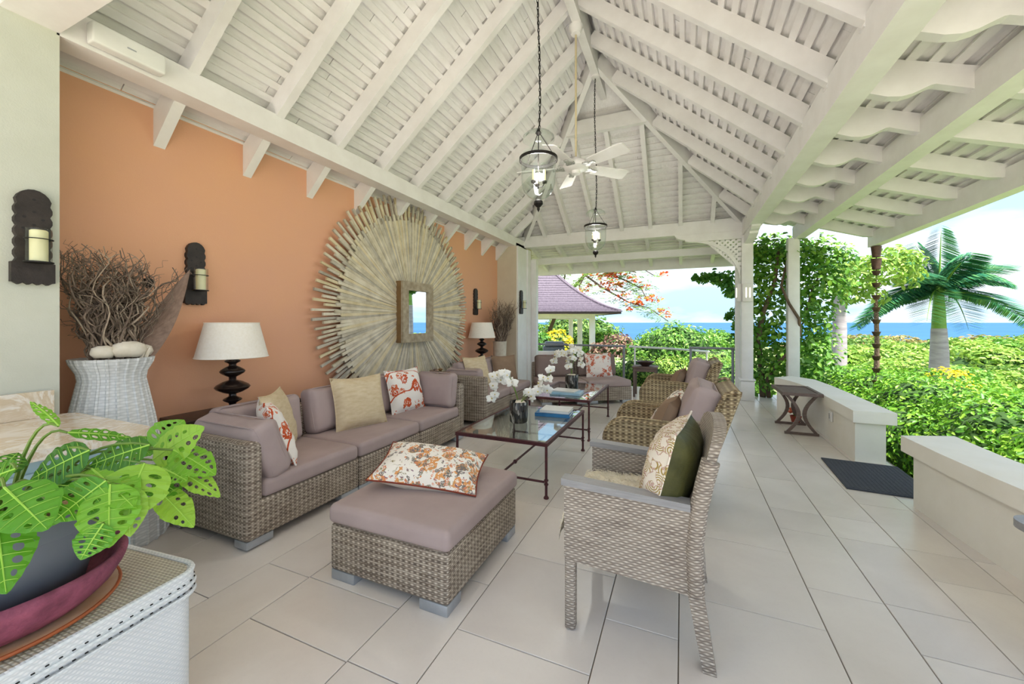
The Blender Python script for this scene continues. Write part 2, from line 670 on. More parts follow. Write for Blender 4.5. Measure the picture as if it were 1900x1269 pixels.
M['sea'] = plain('blue_sea', '2A5480', '356290', 0.002, 0.7, spec=0.1)
M['coral'] = plain('coral_fabric', 'E0795A', 'D06A4E', 6, 0.9)
M['grill'] = plain('grey_grill_steel', '6F747C', '5C6068', 8, 0.4, metal=0.5)
M['raildk'] = plain('grey_rail_metal', '8E9096', '7F8187', 8, 0.45, metal=0.4)
M['bulb'] = emit('warm_light_slit', 'FFE9C4', 2.2)
M['frost'] = plain('frosted_white_glass', 'F2EFEA', 'EAE6E0', 4, 0.4)
M['redpot'] = plain('red_clay', 'A4452F', '8A3827', 10, 0.7)
M['socket'] = plain('white_plastic', 'F4F3F0', 'ECEAE6', 5, 0.4)


def limestone():
    N = Nodes('limestone_tile')
    g = N.coord('Object')
    oi = N.n('ObjectInfo')
    add = N.n('VectorMath', operation='ADD')
    N.l(g, add.inputs[0])
    sc = N.n('VectorMath', operation='SCALE')
    cx = N.n('CombineXYZ')
    for k in range(3):
        N.l(oi.outputs['Random'], cx.inputs[k])
    N.l(cx.outputs[0], sc.inputs[0])
    sc.inputs['Scale'].default_value = 40
    N.l(sc.outputs[0], add.inputs[1])
    v = add.outputs[0]
    n1 = N.ramp(N.noise(v, 2.2, 5, 0.6, 0.4), [(0.3, lin('EEE5DD')), (0.7, lin('E2D8D0'))])
    n2 = N.ramp(N.noise(v, 70, 5, 0.75), [(0.52, (0, 0, 0, 1)), (0.8, (1, 1, 1, 1))])
    c = N.mix(N.math('MULTIPLY', n2, 0.14), n1, lin('C9BDB0'))
    tint = N.ramp(oi.outputs['Random'], [(0.0, (0.93, 0.93, 0.94, 1)), (1.0, (1, 1, 1, 1))])
    N.l(N.mix(1.0, c, tint, 'MULTIPLY'), N.p.inputs['Base Color'])
    r = N.math('MULTIPLY_ADD', N.noise(v, 6, 3, 0.6), 0.05, 0.235)
    N.l(r, N.p.inputs['Roughness'])
    N.bump(N.noise(v, 18, 4, 0.6), 0.05, 0.004)
    return N.done(spec=0.5)


M['tile'] = limestone()


def marble():
    N = Nodes('cream_marble')
    v = N.coord('Object')
    a = N.noise(v, 5, 6, 0.65, 1.2)
    c = N.ramp(a, [(0.35, lin('EFE6D8')), (0.5, lin('D8C3A4')), (0.56, lin('F0E8DC')), (0.75, lin('C8B094'))])
    N.l(c, N.p.inputs['Base Color'])
    return N.done(0.15)


M['marble'] = marble()


def print_fabric(name, ground, pal, scale=9.0, thr=0.5, seed=0.0, petals=True, scroll=True):
    """woven cushion print: round blossoms, sprigs and winding stems in several inks"""
    N = Nodes(name)
    v = N.coord('Object')
    off = N.n('VectorMath', operation='ADD')
    N.l(v, off.inputs[0])
    off.inputs[1].default_value = (seed, seed * 1.7, seed * 0.6)
    v = off.outputs[0]
    dn = N.n('TexNoise')
    dn.inputs['Scale'].default_value = scale * 1.4
    N.l(v, dn.inputs['Vector'])
    ds = N.n('VectorMath', operation='SCALE')
    N.l(dn.outputs['Color'], ds.inputs[0])
    ds.inputs['Scale'].default_value = 0.09
    dv = N.n('VectorMath', operation='ADD')
    N.l(v, dv.inputs[0])
    N.l(ds.outputs[0], dv.inputs[1])
    col = lin(ground)
    for k, ink in enumerate(pal):
        vo = N.n('TexVoronoi')
        vo.inputs['Scale'].default_value = scale * (1.0 + 0.55 * k)
        vo.inputs['Randomness'].default_value = 0.9
        ad = N.n('VectorMath', operation='ADD')
        N.l(dv.outputs[0], ad.inputs[0])
        ad.inputs[1].default_value = (k * 3.1, k * 1.3, k * 2.2)
        N.l(ad.outputs[0], vo.inputs['Vector'])
        d = vo.outputs['Distance']
        if petals:
            wob = N.math('MULTIPLY', N.math('SUBTRACT', N.noise(v, scale * 5.5, 2, 0.6), 0.5), 0.55)
            d = N.math('ADD', d, wob)
        cr = N.n('SeparateXYZ')
        N.l(vo.outputs['Color'], cr.inputs[0])
        on = N.math('GREATER_THAN', cr.outputs[0], 0.35)
        m = N.math('MULTIPLY', N.math('LESS_THAN', d, thr * (0.72 - 0.08 * k)), on)
        core = N.math('GREATER_THAN', N.math('ABSOLUTE', N.math('SUBTRACT', d, thr * 0.34)), 0.035)
        m = N.math('MULTIPLY', m, core)
        col = N.mix(m, col, lin(ink))
    if scroll:
        wv = N.n('TexWave', wave_type='RINGS')
        wv.inputs['Scale'].default_value = scale * 0.45
        wv.inputs['Distortion'].default_value = 7
        wv.inputs['Detail'].default_value = 1
        N.l(v, wv.inputs['Vector'])
        m = N.math('GREATER_THAN', wv.outputs['Fac'], 0.965)
        col = N.mix(m, col, lin(pal[0]))
    N.l(col, N.p.inputs['Base Color'])
    N.bump(N.noise(v, 240, 2, 0.5), 0.2, 0.002)
    return N.done(0.9, spec=0.2)


M['floral'] = print_fabric('orange_floral_print', 'F3ECE4', ['C8552F', 'D4704A'], 7.5, 0.52, 1.3)
M['floral2'] = print_fabric('faded_floral_print', 'F2EADF', ['DF9D63', '7F766F', 'D98A62', '9C8F6B', '8F6F7A'], 13, 0.62, 4.2, scroll=False)
M['floral3'] = print_fabric('coral_blossom_print', 'F0E6DF', ['CC6E52', 'D98C74'], 8.5, 0.6, 7.1, scroll=False)


def leafprint():
    N = Nodes('gold_fern_print')
    v = N.coord('Object')
    vo = N.n('TexVoronoi')
    vo.inputs['Scale'].default_value = 19
    N.l(v, vo.inputs['Vector'])
    ring = N.math('SINE', N.math('MULTIPLY', vo.outputs['Distance'], 40))
    nn = N.noise(v, 24, 2, 0.5)
    m = N.math('MULTIPLY', N.math('GREATER_THAN', ring, 0.15), N.math('GREATER_THAN', nn, 0.47))
    m2 = N.math('LESS_THAN', N.math('ABSOLUTE', N.math('SUBTRACT', nn, 0.5)), 0.018)
    c = N.mix(m, lin('E9DECF'), lin('A98F52'))
    c = N.mix(m2, c, lin('C9A79C'))
    N.l(c, N.p.inputs['Base Color'])
    N.bump(N.noise(v, 200, 2, 0.5), 0.2, 0.002)
    return N.done(0.9, spec=0.2)


M['fern'] = leafprint()


def mosaic():
    N = Nodes('black_shell_mosaic')
    v = N.coord('Object', (1, 1, 0.35))
    vo = N.n('TexVoronoi')
    vo.inputs['Scale'].default_value = 60
    N.l(v, vo.inputs['Vector'])
    s = N.n('SeparateXYZ')
    N.l(vo.outputs['Color'], s.inputs[0])
    c = N.ramp(s.outputs[0], [(0.0, lin('14120F')), (0.55, lin('2D2A27')), (0.75, lin('6A665F')), (1.0, lin('A6A39C'))])
    N.l(c, N.p.inputs['Base Color'])
    N.bump(vo.outputs['Distance'], 0.5, 0.01)
    return N.done(0.25)


M['mosaic'] = mosaic()
mm = Nodes('mirror_glass')
mm.p.inputs['Base Color'].default_value = (0.9, 0.92, 0.92, 1)
M['mirror'] = mm.done(0.02, 1.0)

# ------------------------------------------------------------------ floor
fl = B().b2(-3.42, 1.78, -1.2, 8.35, -0.2, -0.006).go('floor', M['grout'], smooth=False)
tag(fl, 'pale limestone tiled veranda floor', 'floor', kind='structure')
tile_cache = {}


def tile(x0, x1, y0, y1):
    g = 0.0022
    key = (round(x1 - x0, 3), round(y1 - y0, 3))
    if key not in tile_cache:
        sx, sy = (x1 - x0) / 2 - g, (y1 - y0) / 2 - g
        b = 0.0015
        q = B()
        q.add([(-sx, -sy, -0.012), (sx, -sy, -0.012), (sx, sy, -0.012), (-sx, sy, -0.012),
               (-sx, -sy, -b), (sx, -sy, -b), (sx, sy, -b), (-sx, sy, -b),
               (-sx + b, -sy + b, 0), (sx - b, -sy + b, 0), (sx - b, sy - b, 0), (-sx + b, sy - b, 0)],
              [(0, 1, 5, 4), (1, 2, 6, 5), (2, 3, 7, 6), (3, 0, 4, 7), (4, 5, 9, 8), (5, 6, 10, 9), (6, 7, 11, 10),
               (7, 4, 8, 11), (8, 9, 10, 11)])
        o = q.go('tile', M['tile'], fl, smooth=False)
        tile_cache[key] = o.data
    else:
        o = link_mesh('tile', tile_cache[key], fl)
    o.location = ((x0 + x1) / 2, (y0 + y1) / 2, 0)


cols = [-3.40, -2.92, -2.615, -2.05, -1.745, -1.18, -0.877, -0.31, -0.012, 0.563, 0.86, 1.16, 1.457, 1.76]
seedj = {(-1.745): [0.535, 1.135, 1.44, 2.05], (-1.18): [0.83, 1.14, 1.745, 2.66], (-0.877): [0.53, 1.445, 2.05],
         (-0.012): [0.83, 1.445, 2.05, 2.66], (0.563): [1.745, 2.35, 2.96], (0.86): [1.44, 2.05, 2.355, 2.97], (-2.05): [0.83, 1.435]}
rt = random.Random(5)
for i in range(len(cols) - 1):
    x0, x1 = cols[i], cols[i + 1]
    ys = [-0.385]
    for sj in seedj.get(x0, []):
        ys.append(sj)
    while ys[-1] < 8.2:
        ys.append(min(8.34, ys[-1] + rt.choice([0.61, 0.61, 0.915, 0.305])))
    for a, b in zip(ys[:-1], ys[1:]):
        if b - a > 0.05:
            tile(x0, x1, a, b)

# ------------------------------------------------------------------ walls
WX = -3.38
PX = -2.97
wl = B().b2(WX - 0.2, WX, 0.5, 7.3, 0, 3.2).go('wall_left', M['orange'], smooth=False)
tag(wl, 'long terracotta orange plaster wall behind the sofas', 'wall', kind='structure')
wp = B().b2(WX - 0.3, PX, -2.2, 0.95, 0, 3.0).go('wall_near_pier', M['stucco'], smooth=False)
tag(wp, 'pale cream stucco pier at the near end of the orange wall', 'wall', kind='structure')
wf = B().b2(WX - 0.3, PX, 7.1, 7.95, 0, 2.86).go('wall_far_pier', M['stuccoW'], smooth=False)
tag(wf, 'beige stucco return wall at the far end of the orange wall', 'wall', kind='structure')
bb = B().b2(WX, WX + 0.02, 0.96, 7.09, 0, 0.14).go('baseboard_left', M['wood_base'], smooth=False)
tag(bb, 'brown wooden baseboard along the foot of the orange wall', 'baseboard', kind='structure')
tr = thing('trim_1', 'white painted door jamb boards on the end of the far pier', 'trim', kind='structure')
for (x0, x1, y0, y1, z0, z1) in ((PX, PX + 0.03, 7.12, 7.30, 0, 2.80), (PX, PX + 0.018, 7.30, 7.62, 0, 2.80),
                                 (PX, PX + 0.05, 7.62, 7.78, 0, 2.80), (PX, PX + 0.16, 7.80, 7.93, 0, 2.62)):
    B().b2(x0, x1, y0, y1, z0, z1).go('board', M['paint'], tr, smooth=False)

# ------------------------------------------------------------------ roof
RX = -1.02
HALF = 1.95
SL = 0.84
KK = math.hypot(1, SL)
ZB = 2.95
ZR = ZB + SL * HALF
Y_RE = 5.0
Y_T = 7.6


def slope(label, O, D, E, S, e0, e1, rafters, s0=0.0, rd=0.14, rw=0.065, prof=None, pitch=0.117, board_from=None,
          joint=(0.55, 1.4), seed=1):
    O, D, E = Vector(O), Vector(D).normalized(), Vector(E).normalized()
    Nn = D.cross(E)
    if Nn.z < 0:
        Nn = -Nn
    rr = random.Random(seed)
    root = thing('ceiling', label, 'ceiling', kind='structure')

    def pt(s, e_, n):
        return O + D * s + E * e_ + Nn * n

    def piece(name, sa, sb, ea0, ea1, eb0, eb1, n0, n1, mat):
        B().hexa([pt(sa, ea0, n0), pt(sa, ea1, n0), pt(sb, eb1, n0), pt(sb, eb0, n0),
                  pt(sa, ea0, n1), pt(sa, ea1, n1), pt(sb, eb1, n1), pt(sb, eb0, n1)]).go(name, mat, root, smooth=False)

    for (ec, sa) in rafters:
        if prof:
            q = B()
            n = len(prof)
            q.add([pt(s, ec - rw / 2, nn) for s, nn in prof] + [pt(s, ec + rw / 2, nn) for s, nn in prof],
                  [tuple(range(n)), tuple(reversed(range(n, 2 * n)))] + [(i, (i + 1) % n, n + (i + 1) % n, n + i) for i in range(n)])
            q.go('rafter', M['paint'], root, smooth=False)
        else:
            piece('rafter', sa, S, ec - rw / 2, ec + rw / 2, ec - rw / 2, ec + rw / 2, 0, rd, M['paint'])
    k = 0
    s = s0 + 0.02
    while s < S - 0.03:
        a, b = s, s + 0.052
        if e1(a) - e0(a) > 0.15:
            piece('batten', a, b, e0(a), e1(a), e0(b), e1(b), rd, rd + 0.022, M['paint'])
        # board above the gap
        ca, cb = s + 0.026, s + 0.026 + pitch - 0.0035
        if e1(ca) - e0(ca) > 0.15 and ca >= s0 - 0.04:
            p = max(e0(ca), board_from if board_from is not None else -99)
            end = max(e1(ca), e1(cb)) + 0.02
            first = True
            while p < end - 0.02:
                ln = rr.uniform(*joint) * (0.5 if first else 1)
                first = False
                p2 = min(end, p + ln)
                if end - p2 < 0.2:
                    p2 = end
                lift = rr.uniform(0, 0.004)
                piece('board', ca, cb, p, p2 - 0.006, p, p2 - 0.006, rd + 0.023 + lift, rd + 0.035 + lift, M['deckw'])
                p = p2
        s += pitch
        k += 1
    return root


RAF = [2.785 + 0.61 * k for k in range(-6, 8)]
hipE = lambda s: min(7.62, Y_RE + (s / KK) / HALF * (Y_T - Y_RE))
rl = [(y, 0.0 if y < Y_RE else (y - Y_RE) / (Y_T - Y_RE) * HALF * KK) for y in RAF if y < 7.5]
slope('long left slope of the white boarded ceiling above the orange wall', (RX, 0, ZR), (-1, 0, -SL), (0, 1, 0), (RX - WX) * KK + 0.03,
      lambda s: -1.2, hipE, rl, board_from=-1.1, joint=(0.6, 1.5), seed=3)
rr_ = [(y, s) for y, s in rl if y < 7.3]
slope('right slope of the white boarded ceiling between ridge and first beam', (RX, 0, ZR), (1, 0, -SL), (0, 1, 0), HALF * KK + 0.06,
      lambda s: -1.2, hipE, rr_, board_from=-1.1, seed=4)
HL = math.hypot(Y_T - Y_RE, SL * HALF)
sc_ = 0.76 / (Y_T - Y_RE) * HL
hw = lambda s: s / HL * HALF
hr = []
for e_ in (-1.5, -1.0, -0.5, 0.0, 0.5, 1.0, 1.5):
    hr.append((e_, max(sc_, abs(e_) / HALF * HL)))
slope('sloping hip end of the white boarded ceiling above the far tie beam', (RX, Y_RE, ZR), (0, Y_T - Y_RE, -SL * HALF), (1, 0, 0), HL + 0.05,
      lambda s: -hw(s), lambda s: hw(s), hr, s0=sc_, board_from=-3, joint=(0.4, 1.1), seed=5)
KS = 0.36
KN = math.hypot(1, KS)
kp = [(0, 0.17), (0, -0.045), (0.16, -0.05), (0.28, -0.06), (0.36, -0.066), (0.43, -0.055), (0.48, -0.03), (0.52, 0.005), (0.555, 0.035),
      (0.575, 0.042), (0.70, 0.036), (0.95, 0.03), (1.50, 0.045), (1.60, 0.07), (1.60, 0.17)]
RAFR = [(y, 0) for y in RAF if y < 7.2]
slope('low outer right slope of the white veranda ceiling with scalloped rafters', (0.93, 0, ZB + 0.02), (1, 0, -KS), (0, 1, 0), 1.64,
      lambda s: -1.2, lambda s: 8.3 - 0.68 * s, RAFR, rd=0.17, prof=kp, board_from=-1.1, seed=6)
KS2 = 0.30
kp2 = [(0, 0.15), (0, 0.0), (1.68, 0.05), (1.68, 0.15)]
slope('low far slope of the white veranda ceiling beyond the tie beam', (RX, 7.62, ZB + 0.02), (0, 1, -KS2), (1, 0, 0), 1.70,
      lambda s: -2.1 - s * 0.3, lambda s: 2.15, [(e_, 0) for e_ in (-2.0, -1.4, -0.8, -0.2, 0.4, 1.0, 1.6, 2.1)], rd=0.15, prof=kp2, board_from=-2.9, seed=8)

fr = thing('ceiling', 'white timber roof frame of ridge, hips, tie beams and long side beams', 'roof frame', kind='structure')


def timber(name, a, b, wd, dp, up=(0, 0, 1)):
    """rectangular timber from a to b; a, b run along the middle of its underside"""
    a, b = Vector(a), Vector(b)
    t = (b - a).normalized()
    s = t.cross(Vector(up)).normalized() * wd / 2
    u = s.cross(t).normalized() * dp
    if u.z < 0:
        u = -u
    B().hexa([a - s, a + s, b + s, b - s, a - s + u, a + s + u, b + s + u, b - s + u]).go(name, M['paint'], fr, smooth=False)


timber('ridge_beam', (RX, -1.2, ZR - 0.12), (RX, Y_RE + 0.75, ZR - 0.12), 0.09, 0.3)
timber('beam', (PX - 0.08, 0.94, 2.79), (PX - 0.08, 7.62, 2.79), 0.16, 0.17)
timber('beam', (1.01, -1.2, 2.75), (1.01, 7.75, 2.75), 0.17, 0.24)
timber('beam', (1.73, -1.2, 2.64), (1.73, 7.72, 2.64), 0.14, 0.21)
timber('tie_beam', (WX, 7.6, 2.83), (1.15, 7.6, 2.83), 0.14, 0.22)
timber('tie_beam', (-3.3, 0.85, 2.80), (1.15, 0.85, 2.80), 0.2, 0.2)
timber('beam', (-3.1, 8.35, 2.58), (1.15, 8.35, 2.58), 0.10, 0.14)
timber('eave_beam', (-3.6, 9.28, 2.46), (1.2, 9.28, 2.46), 0.05, 0.26)
timber('gutter', (2.50, -1.2, 2.37), (2.50, 7.2, 2.37), 0.11, 0.20)
timber('hip_rafter', (RX, Y_RE, ZR - 0.05), (PX, Y_T, ZB - 0.03), 0.07, 0.24)
timber('hip_rafter', (RX, Y_RE, ZR - 0.05), (0.93, Y_T, ZB - 0.03), 0.07, 0.24)
zc = ZR - SL * HALF * 0.76 / 2.6
hwc = HALF * 0.76 / 2.6
timber('collar_beam', (RX - hwc, Y_RE + 0.76, zc - 0.04), (RX + hwc, Y_RE + 0.76, zc - 0.04), 0.08, 0.2)
yv = Y_RE + 0.82
for k in range(7):
    zz = zc + 0.19 + k * 0.062
    half_ = hwc * (ZR + 0.02 - zz) / (ZR - zc)
    if half_ > 0.04:
        B().box((RX, yv, zz), (2 * half_, 0.06, 0.010), rx=R(-30)).go('louvre_slat', M['paint'], fr, smooth=False)
B().prism([(RX - hwc - .12, zc - 0.05), (RX + hwc + .12, zc - 0.05), (RX, ZR + 0.25)], yv + 0.22, yv + 0.24).go('gable_board', M['deckw'], fr, smooth=False)
# opaque skin over the whole roof, added to stop daylight leaking through gaps
zt = 0.30
yk = 7.62
V_ = [(RX, -1.3, ZR + zt), (RX, Y_RE, ZR + zt), (PX, yk, ZB + zt), (0.93, yk, ZB + zt), (0.93, -1.3, ZB + zt),
      (-3.75, -1.3, ZB + zt - 0.655), (-3.75, 8.0, ZB + zt - 0.655), (2.62, -1.3, ZB + zt - 0.62), (2.62, 7.3, ZB + zt - 0.62), (0.93, 8.5, ZB + zt - 0.02),
      (-3.75, 9.4, ZB + zt - 0.62), (1.3, 9.4, ZB + zt - 0.54)]
F_ = [(0, 1, 2, 6, 5), (0, 4, 3, 1), (1, 3, 2), (4, 7, 8, 9, 3), (2, 3, 9, 11, 10), (2, 10, 6)]
up_ = [(x, y, z + 0.04) for x, y, z in V_]
nq = len(V_)
B().add(V_ + up_, F_ + [tuple(i + nq for i in reversed(f)) for f in F_]).go('roof_covering', M['deckw'], fr, smooth=False)
# rafter tails between the left beam and the orange wall
for y in RAF:
    if 0.96 < y < 7.1:
        B().prism([(PX - 0.02, 2.97), (PX - 0.02, 2.86), (PX - 0.15, 2.80), (WX, 2.53), (WX, 2.78)], y - 0.034, y + 0.034).go('rafter_tail', M['paint'], fr, smooth=False)
# corbel under the far tie beam, wave-cut end
cw = [(0.95, 2.85), (-0.13, 2.85), (-0.11, 2.82), (-0.08, 2.78), (-0.02, 2.755), (0.05, 2.745), (0.06, 2.72), (0.12, 2.70), (0.95, 2.70)]
B().prism(cw, 7.54, 7.66).go('corbel', M['paint'], fr, smooth=False)
cw2 = [(7.62, 2.76), (6.75, 2.76), (6.78, 2.73), (6.85, 2.70), (6.95, 2.69), (6.97, 2.66), (7.15, 2.62), (7.62, 2.60)]
B().prism(cw2, 0.95, 1.07, 'x').go('corbel', M['paint'], fr, smooth=False)
# quarter-round bracket with lattice beside the post
ro, ri = 0.86, 0.76
cx_, cz_ = 0.20, 1.86
out = [(cx_ + 0.70 - 0.70 * 0 + 0, 0)]
arc_i = [(0.90 - 0.78 + 0.78 * sin(a), 1.95 + 0.75 * cos(a) - 0.0) for a in [R(t) for t in range(0, 91, 9)]]
arc_o = [(0.90 - 0.78 + 0.78 * sin(a) + 0.05 * (0.35 + 0.65 * sin(a)), 1.95 + 0.75 * cos(a) + 0.05 * (cos(a) * .65 + .35)) for a in [R(t) for t in range(0, 91, 9)]]
arc_o = [(min(x, 0.90), min(z, 2.72)) for x, z in arc_o]
B().strip(arc_o, arc_i, 7.57, 7.63).go('bracket_arch', M['paint'], fr, smooth=False)
# lattice: crossing strips clipped to the triangle between tie beam, post and arch
TRI = [(0.36, 2.71), (0.91, 2.71), (0.91, 2.16)]


def clip_line(p, d):
    lo, hi = -9.0, 9.0
    for i in range(3):
        a, c = TRI[i], TRI[(i + 1) % 3]
        nx, ny = (c[1] - a[1]), -(c[0] - a[0])
        q = TRI[(i + 2) % 3]
        if nx * (q[0] - a[0]) + ny * (q[1] - a[1]) < 0:
            nx, ny = -nx, -ny
        num = nx * (p[0] - a[0]) + ny * (p[1] - a[1])
        den = nx * d[0] + ny * d[1]
        if abs(den) < 1e-9:
            if num < 0:
                return None
        else:
            t = -num / den
            if den > 0:
                lo = max(lo, t)
            else:
                hi = min(hi, t)
    return (lo, hi) if hi - lo > 0.02 else None


for sgn, yy in ((1, 7.592), (-1, 7.600)):
    d = (math.sqrt(.5), sgn * math.sqrt(.5))
    nrm = (-d[1], d[0])
    for k in range(-14, 15):
        p = (0.72 + nrm[0] * k * 0.058, 2.53 + nrm[1] * k * 0.058)
        r_ = clip_line(p, d)
        if r_:
            c = (p[0] + d[0] * (r_[0] + r_[1]) / 2, p[1] + d[1] * (r_[0] + r_[1]) / 2)
            B().box((c[0], yy, c[1]), (r_[1] - r_[0], 0.008, 0.034), ry=-sgn * PI / 4).go('lattice_strip', M['paint'], fr, smooth=False)


def post(label, x, y, wd, z0, z1, base=True, shaft=None):
    p = thing('post', label, 'post', (x, y, 0), kind='structure')
    B().rbox((0, 0, (z0 + z1) / 2), (wd, wd, z1 - z0), 0.01, 1).go('shaft', M['paint'], p)
    if base:
        B().rbox((0, 0, z0 + 0.16), (wd + 0.035, wd + 0.035, 0.32), 0.008, 1).go('plinth', M['paint'], p)
        B().rbox((0, 0, z0 + 0.345), (wd + 0.06, wd + 0.06, 0.035), 0.012, 2).go('moulding', M['paint'], p)
    return p


post('white square veranda post carrying the lattice bracket', 1.0, 7.62, 0.17, 0, 2.76)
post('slim white post standing just behind the latticed veranda post', 0.91, 7.95, 0.09, 0, 2.6, base=False)
post('white post wrapped in creeper behind the far parapet end', 1.66, 7.70, 0.16, 0, 2.66, base=False)

# ------------------------------------------------------------------ parapets
def offset_poly(inner, outer):
    return inner + list(reversed(outer))


def parapet(label, inner, outer, cin, cout):
    p = thing('wall_parapet', label, 'low wall', kind='structure')
    B().prism(offset_poly(inner, outer), -0.3, 0.375, 'z').go('body', M['stucco2'], p, smooth=False)
    b = B()
    n = len(cin)
    lo, hi, ch = 0.372, 0.482, 0.012
    for i in range(n - 1):
        A, Bq, C, D = cin[i], cin[i + 1], cout[i + 1], cout[i]
        b.prism([A, Bq, C, D], lo, hi, 'z')
    b.go('coping', M['stucco2'], p, smooth=False)
    return p


in1 = [(1.49, 4.66), (1.50, 5.6), (1.485, 6.2), (1.42, 6.62), (1.30, 6.95)]
ou1 = [(1.715, 4.66), (1.725, 5.6), (1.725, 6.3), (1.69, 6.85), (1.50, 7.15)]
ci1 = [(1.46, 4.61), (1.468, 5.6), (1.455, 6.2), (1.385, 6.60), (1.265, 6.93)]
co1 = [(1.775, 4.61), (1.78, 5.6), (1.78, 6.3), (1.745, 6.88), (1.54, 7.20)]
parapet('far cream parapet with bevelled coping behind the folding table', in1, ou1, ci1, co1)
in2 = [(1.50, 3.67), (1.52, 3.3), (1.56, 2.9), (1.64, 2.3), (1.80, 1.5), (2.1, 0.5)]
ou2 = [(1.76, 3.78), (1.76, 3.4), (1.80, 2.9), (1.88, 2.3), (2.04, 1.5), (2.34, 0.5)]
ci2 = [(1.455, 3.73), (1.475, 3.3), (1.51, 2.9), (1.59, 2.3), (1.75, 1.5), (2.05, 0.5)]
co2 = [(1.80, 3.86), (1.80, 3.4), (1.84, 2.9), (1.92, 2.3), (2.08, 1.5), (2.38, 0.5)]
parapet('near cream parapet with curved coping at the right edge', in2, ou2, ci2, co2)

# ------------------------------------------------------------------ land and sea
def ground_z(x, y):
    d = math.hypot(x, y)
    z = -0.22
    if y > 9 or x > 2.5:
        q = max(0.0, d - 5.0)
        z -= 0.075 * q if q < 40 else 3.0 + (q - 40) * 0.05
        z = max(z, -46)
    return z


b = B()
rs = [0, 1.8, 2.2, 3, 4, 6, 8.5, 10, 13, 17, 23, 32, 50, 80, 140, 260, 500, 900, 1400]
na = 72
vs = []
for r_ in rs:
    for k in range(na):
        a = 2 * PI * k / na
        x, y = r_ * cos(a), r_ * sin(a)
        z = ground_z(x, y)
        if -5 < x < 1.9 and -3 < y < 8.6:
            z = -0.25
        vs.append((x, y, z - 0.05))
fs = []
for i in range(len(rs) - 1):
    for k in range(na):
        l_ = (k + 1) % na
        fs.append((i * na + k, (i + 1) * na + k, (i + 1) * na + l_, i * na + l_))
b.add(vs, fs)
tag(b.go('ground', M['grass'], smooth=True, ang=3), 'green hillside sloping down from the veranda to the sea', 'ground', kind='structure')
sea = B().b2(-60000, 60000, 400, 60000, -47, -45.5).go('sea', M['sea'], smooth=False)
tag(sea, 'flat blue sea below the horizon', 'sea', kind='structure')
ter = B().b2(-12, 8, -14, -1.2, -0.3, -0.01).go('bounce_paving', plain('pale_paving', 'E9E2D6', 'DDD4C6', 3, 0.7), smooth=False)  # unseen paving, added to bounce sunlight onto the ceiling
tag(ter, 'unseen pale paving added behind the viewpoint to bounce sunlight inside', 'bounce_paving', kind='structure')

# ------------------------------------------------------------------ soft furnishings


def pillow_mesh(wd, ht, th, n=14, pinch=0.07, wr=0.006, seed=0, side=0):
    """stuffed cushion, width on x, height on z, thickness on y, standing on z=0; side -1/+1 gives one half only"""
    b = B()
    rn = random.Random(seed)
    ph = [rn.uniform(0, 6) for _ in range(4)]
    for sgn in ((-1, 1) if side == 0 else (side,)):
        def fn(a, c, sgn=sgn):
            u, v = 2 * a - 1, 2 * c - 1
            x = wd / 2 * u * (1 - pinch * (1 - v * v) * abs(u) ** 3)
            z = ht / 2 * v * (1 - pinch * (1 - u * u) * abs(v) ** 3)
            t = max(0.0, (1 - u ** 4) * (1 - v ** 4)) ** 0.55
            t *= 1 - 0.10 * (u * u + v * v)
            wv = wr * sin(7 * u + ph[0] + 3 * v) * sin(5 * v + ph[1]) * t + wr * 0.6 * sin(13 * v + ph[2] + 4 * u) * t
            sag = -0.02 * ht * (1 - u * u) * (v > 0.2) * (v - 0.2)
            return (x, sgn * (th / 2 * t) + wv, z + ht / 2 + sag)
        b.sheet(fn, n, n)
    return b


def pillow(label, loc, rz, lean, size, mat, group=None, back=None, piping=None, name='throw_pillow', cat='pillow', seed=0, roll=0.0):
    wd, ht, th = size
    p = thing(name, label, cat, loc, rz, group)
    p.rotation_euler = (lean, roll, rz)
    if back:
        pillow_mesh(wd, ht, th, seed=seed, side=-1).go('front_panel', mat, p, ang=3)
        pillow_mesh(wd, ht, th, seed=seed, side=1).go('back_panel', back, p, ang=3)
    else:
        pillow_mesh(wd, ht, th, seed=seed).go('cover', mat, p, ang=3)
    pts = []
    pin = 0.07
    for (a0, a1, fx) in (((-1, -1), (1, -1), 0), ((1, -1), (1, 1), 1), ((1, 1), (-1, 1), 0), ((-1, 1), (-1, -1), 1)):
        for k in range(8):
            t = k / 8
            u = a0[0] + (a1[0] - a0[0]) * t
            v = a0[1] + (a1[1] - a0[1]) * t
            x = wd / 2 * u * (1 - pin * (1 - v * v) * abs(u) ** 3)
            z = ht / 2 * v * (1 - pin * (1 - u * u) * abs(v) ** 3)
            sag = -0.02 * ht * (1 - u * u) * (v > 0.2) * (v - 0.2)
            pts.append((x, 0, z + ht / 2 + sag))
    B().tube(pts, 0.005, 5, closed=True).go('piping', piping or mat, p)
    return p


def boxcushion(label, loc, rz, lean, size, mat, group=None, name='seat_cushion', cat='cushion', puff=0.012):
    wd, dp, ht = size
    p = thing(name, label, cat, loc, rz, group, tilt=lean)
    B().rbox((0, 0, ht / 2), (wd, dp, ht), min(0.032, ht * 0.4), 3, puff=puff).go('cover', mat, p, ang=3)
    for z in (ht * 0.20, ht * 0.80):
        hx, hy, r = wd / 2 - 0.008, dp / 2 - 0.008, 0.04
        pts = []
        for (cx, cy, a0) in ((hx - r, hy - r, 0), (-hx + r, hy - r, 90), (-hx + r, -hy + r, 180), (hx - r, -hy + r, 270)):
            for k in range(4):
                a = R(a0 + k * 30)
                pts.append((cx + r * cos(a), cy + r * sin(a), z))
        B().tube(pts, 0.0045, 5, closed=True).go('seam_piping', mat, p)
    return p


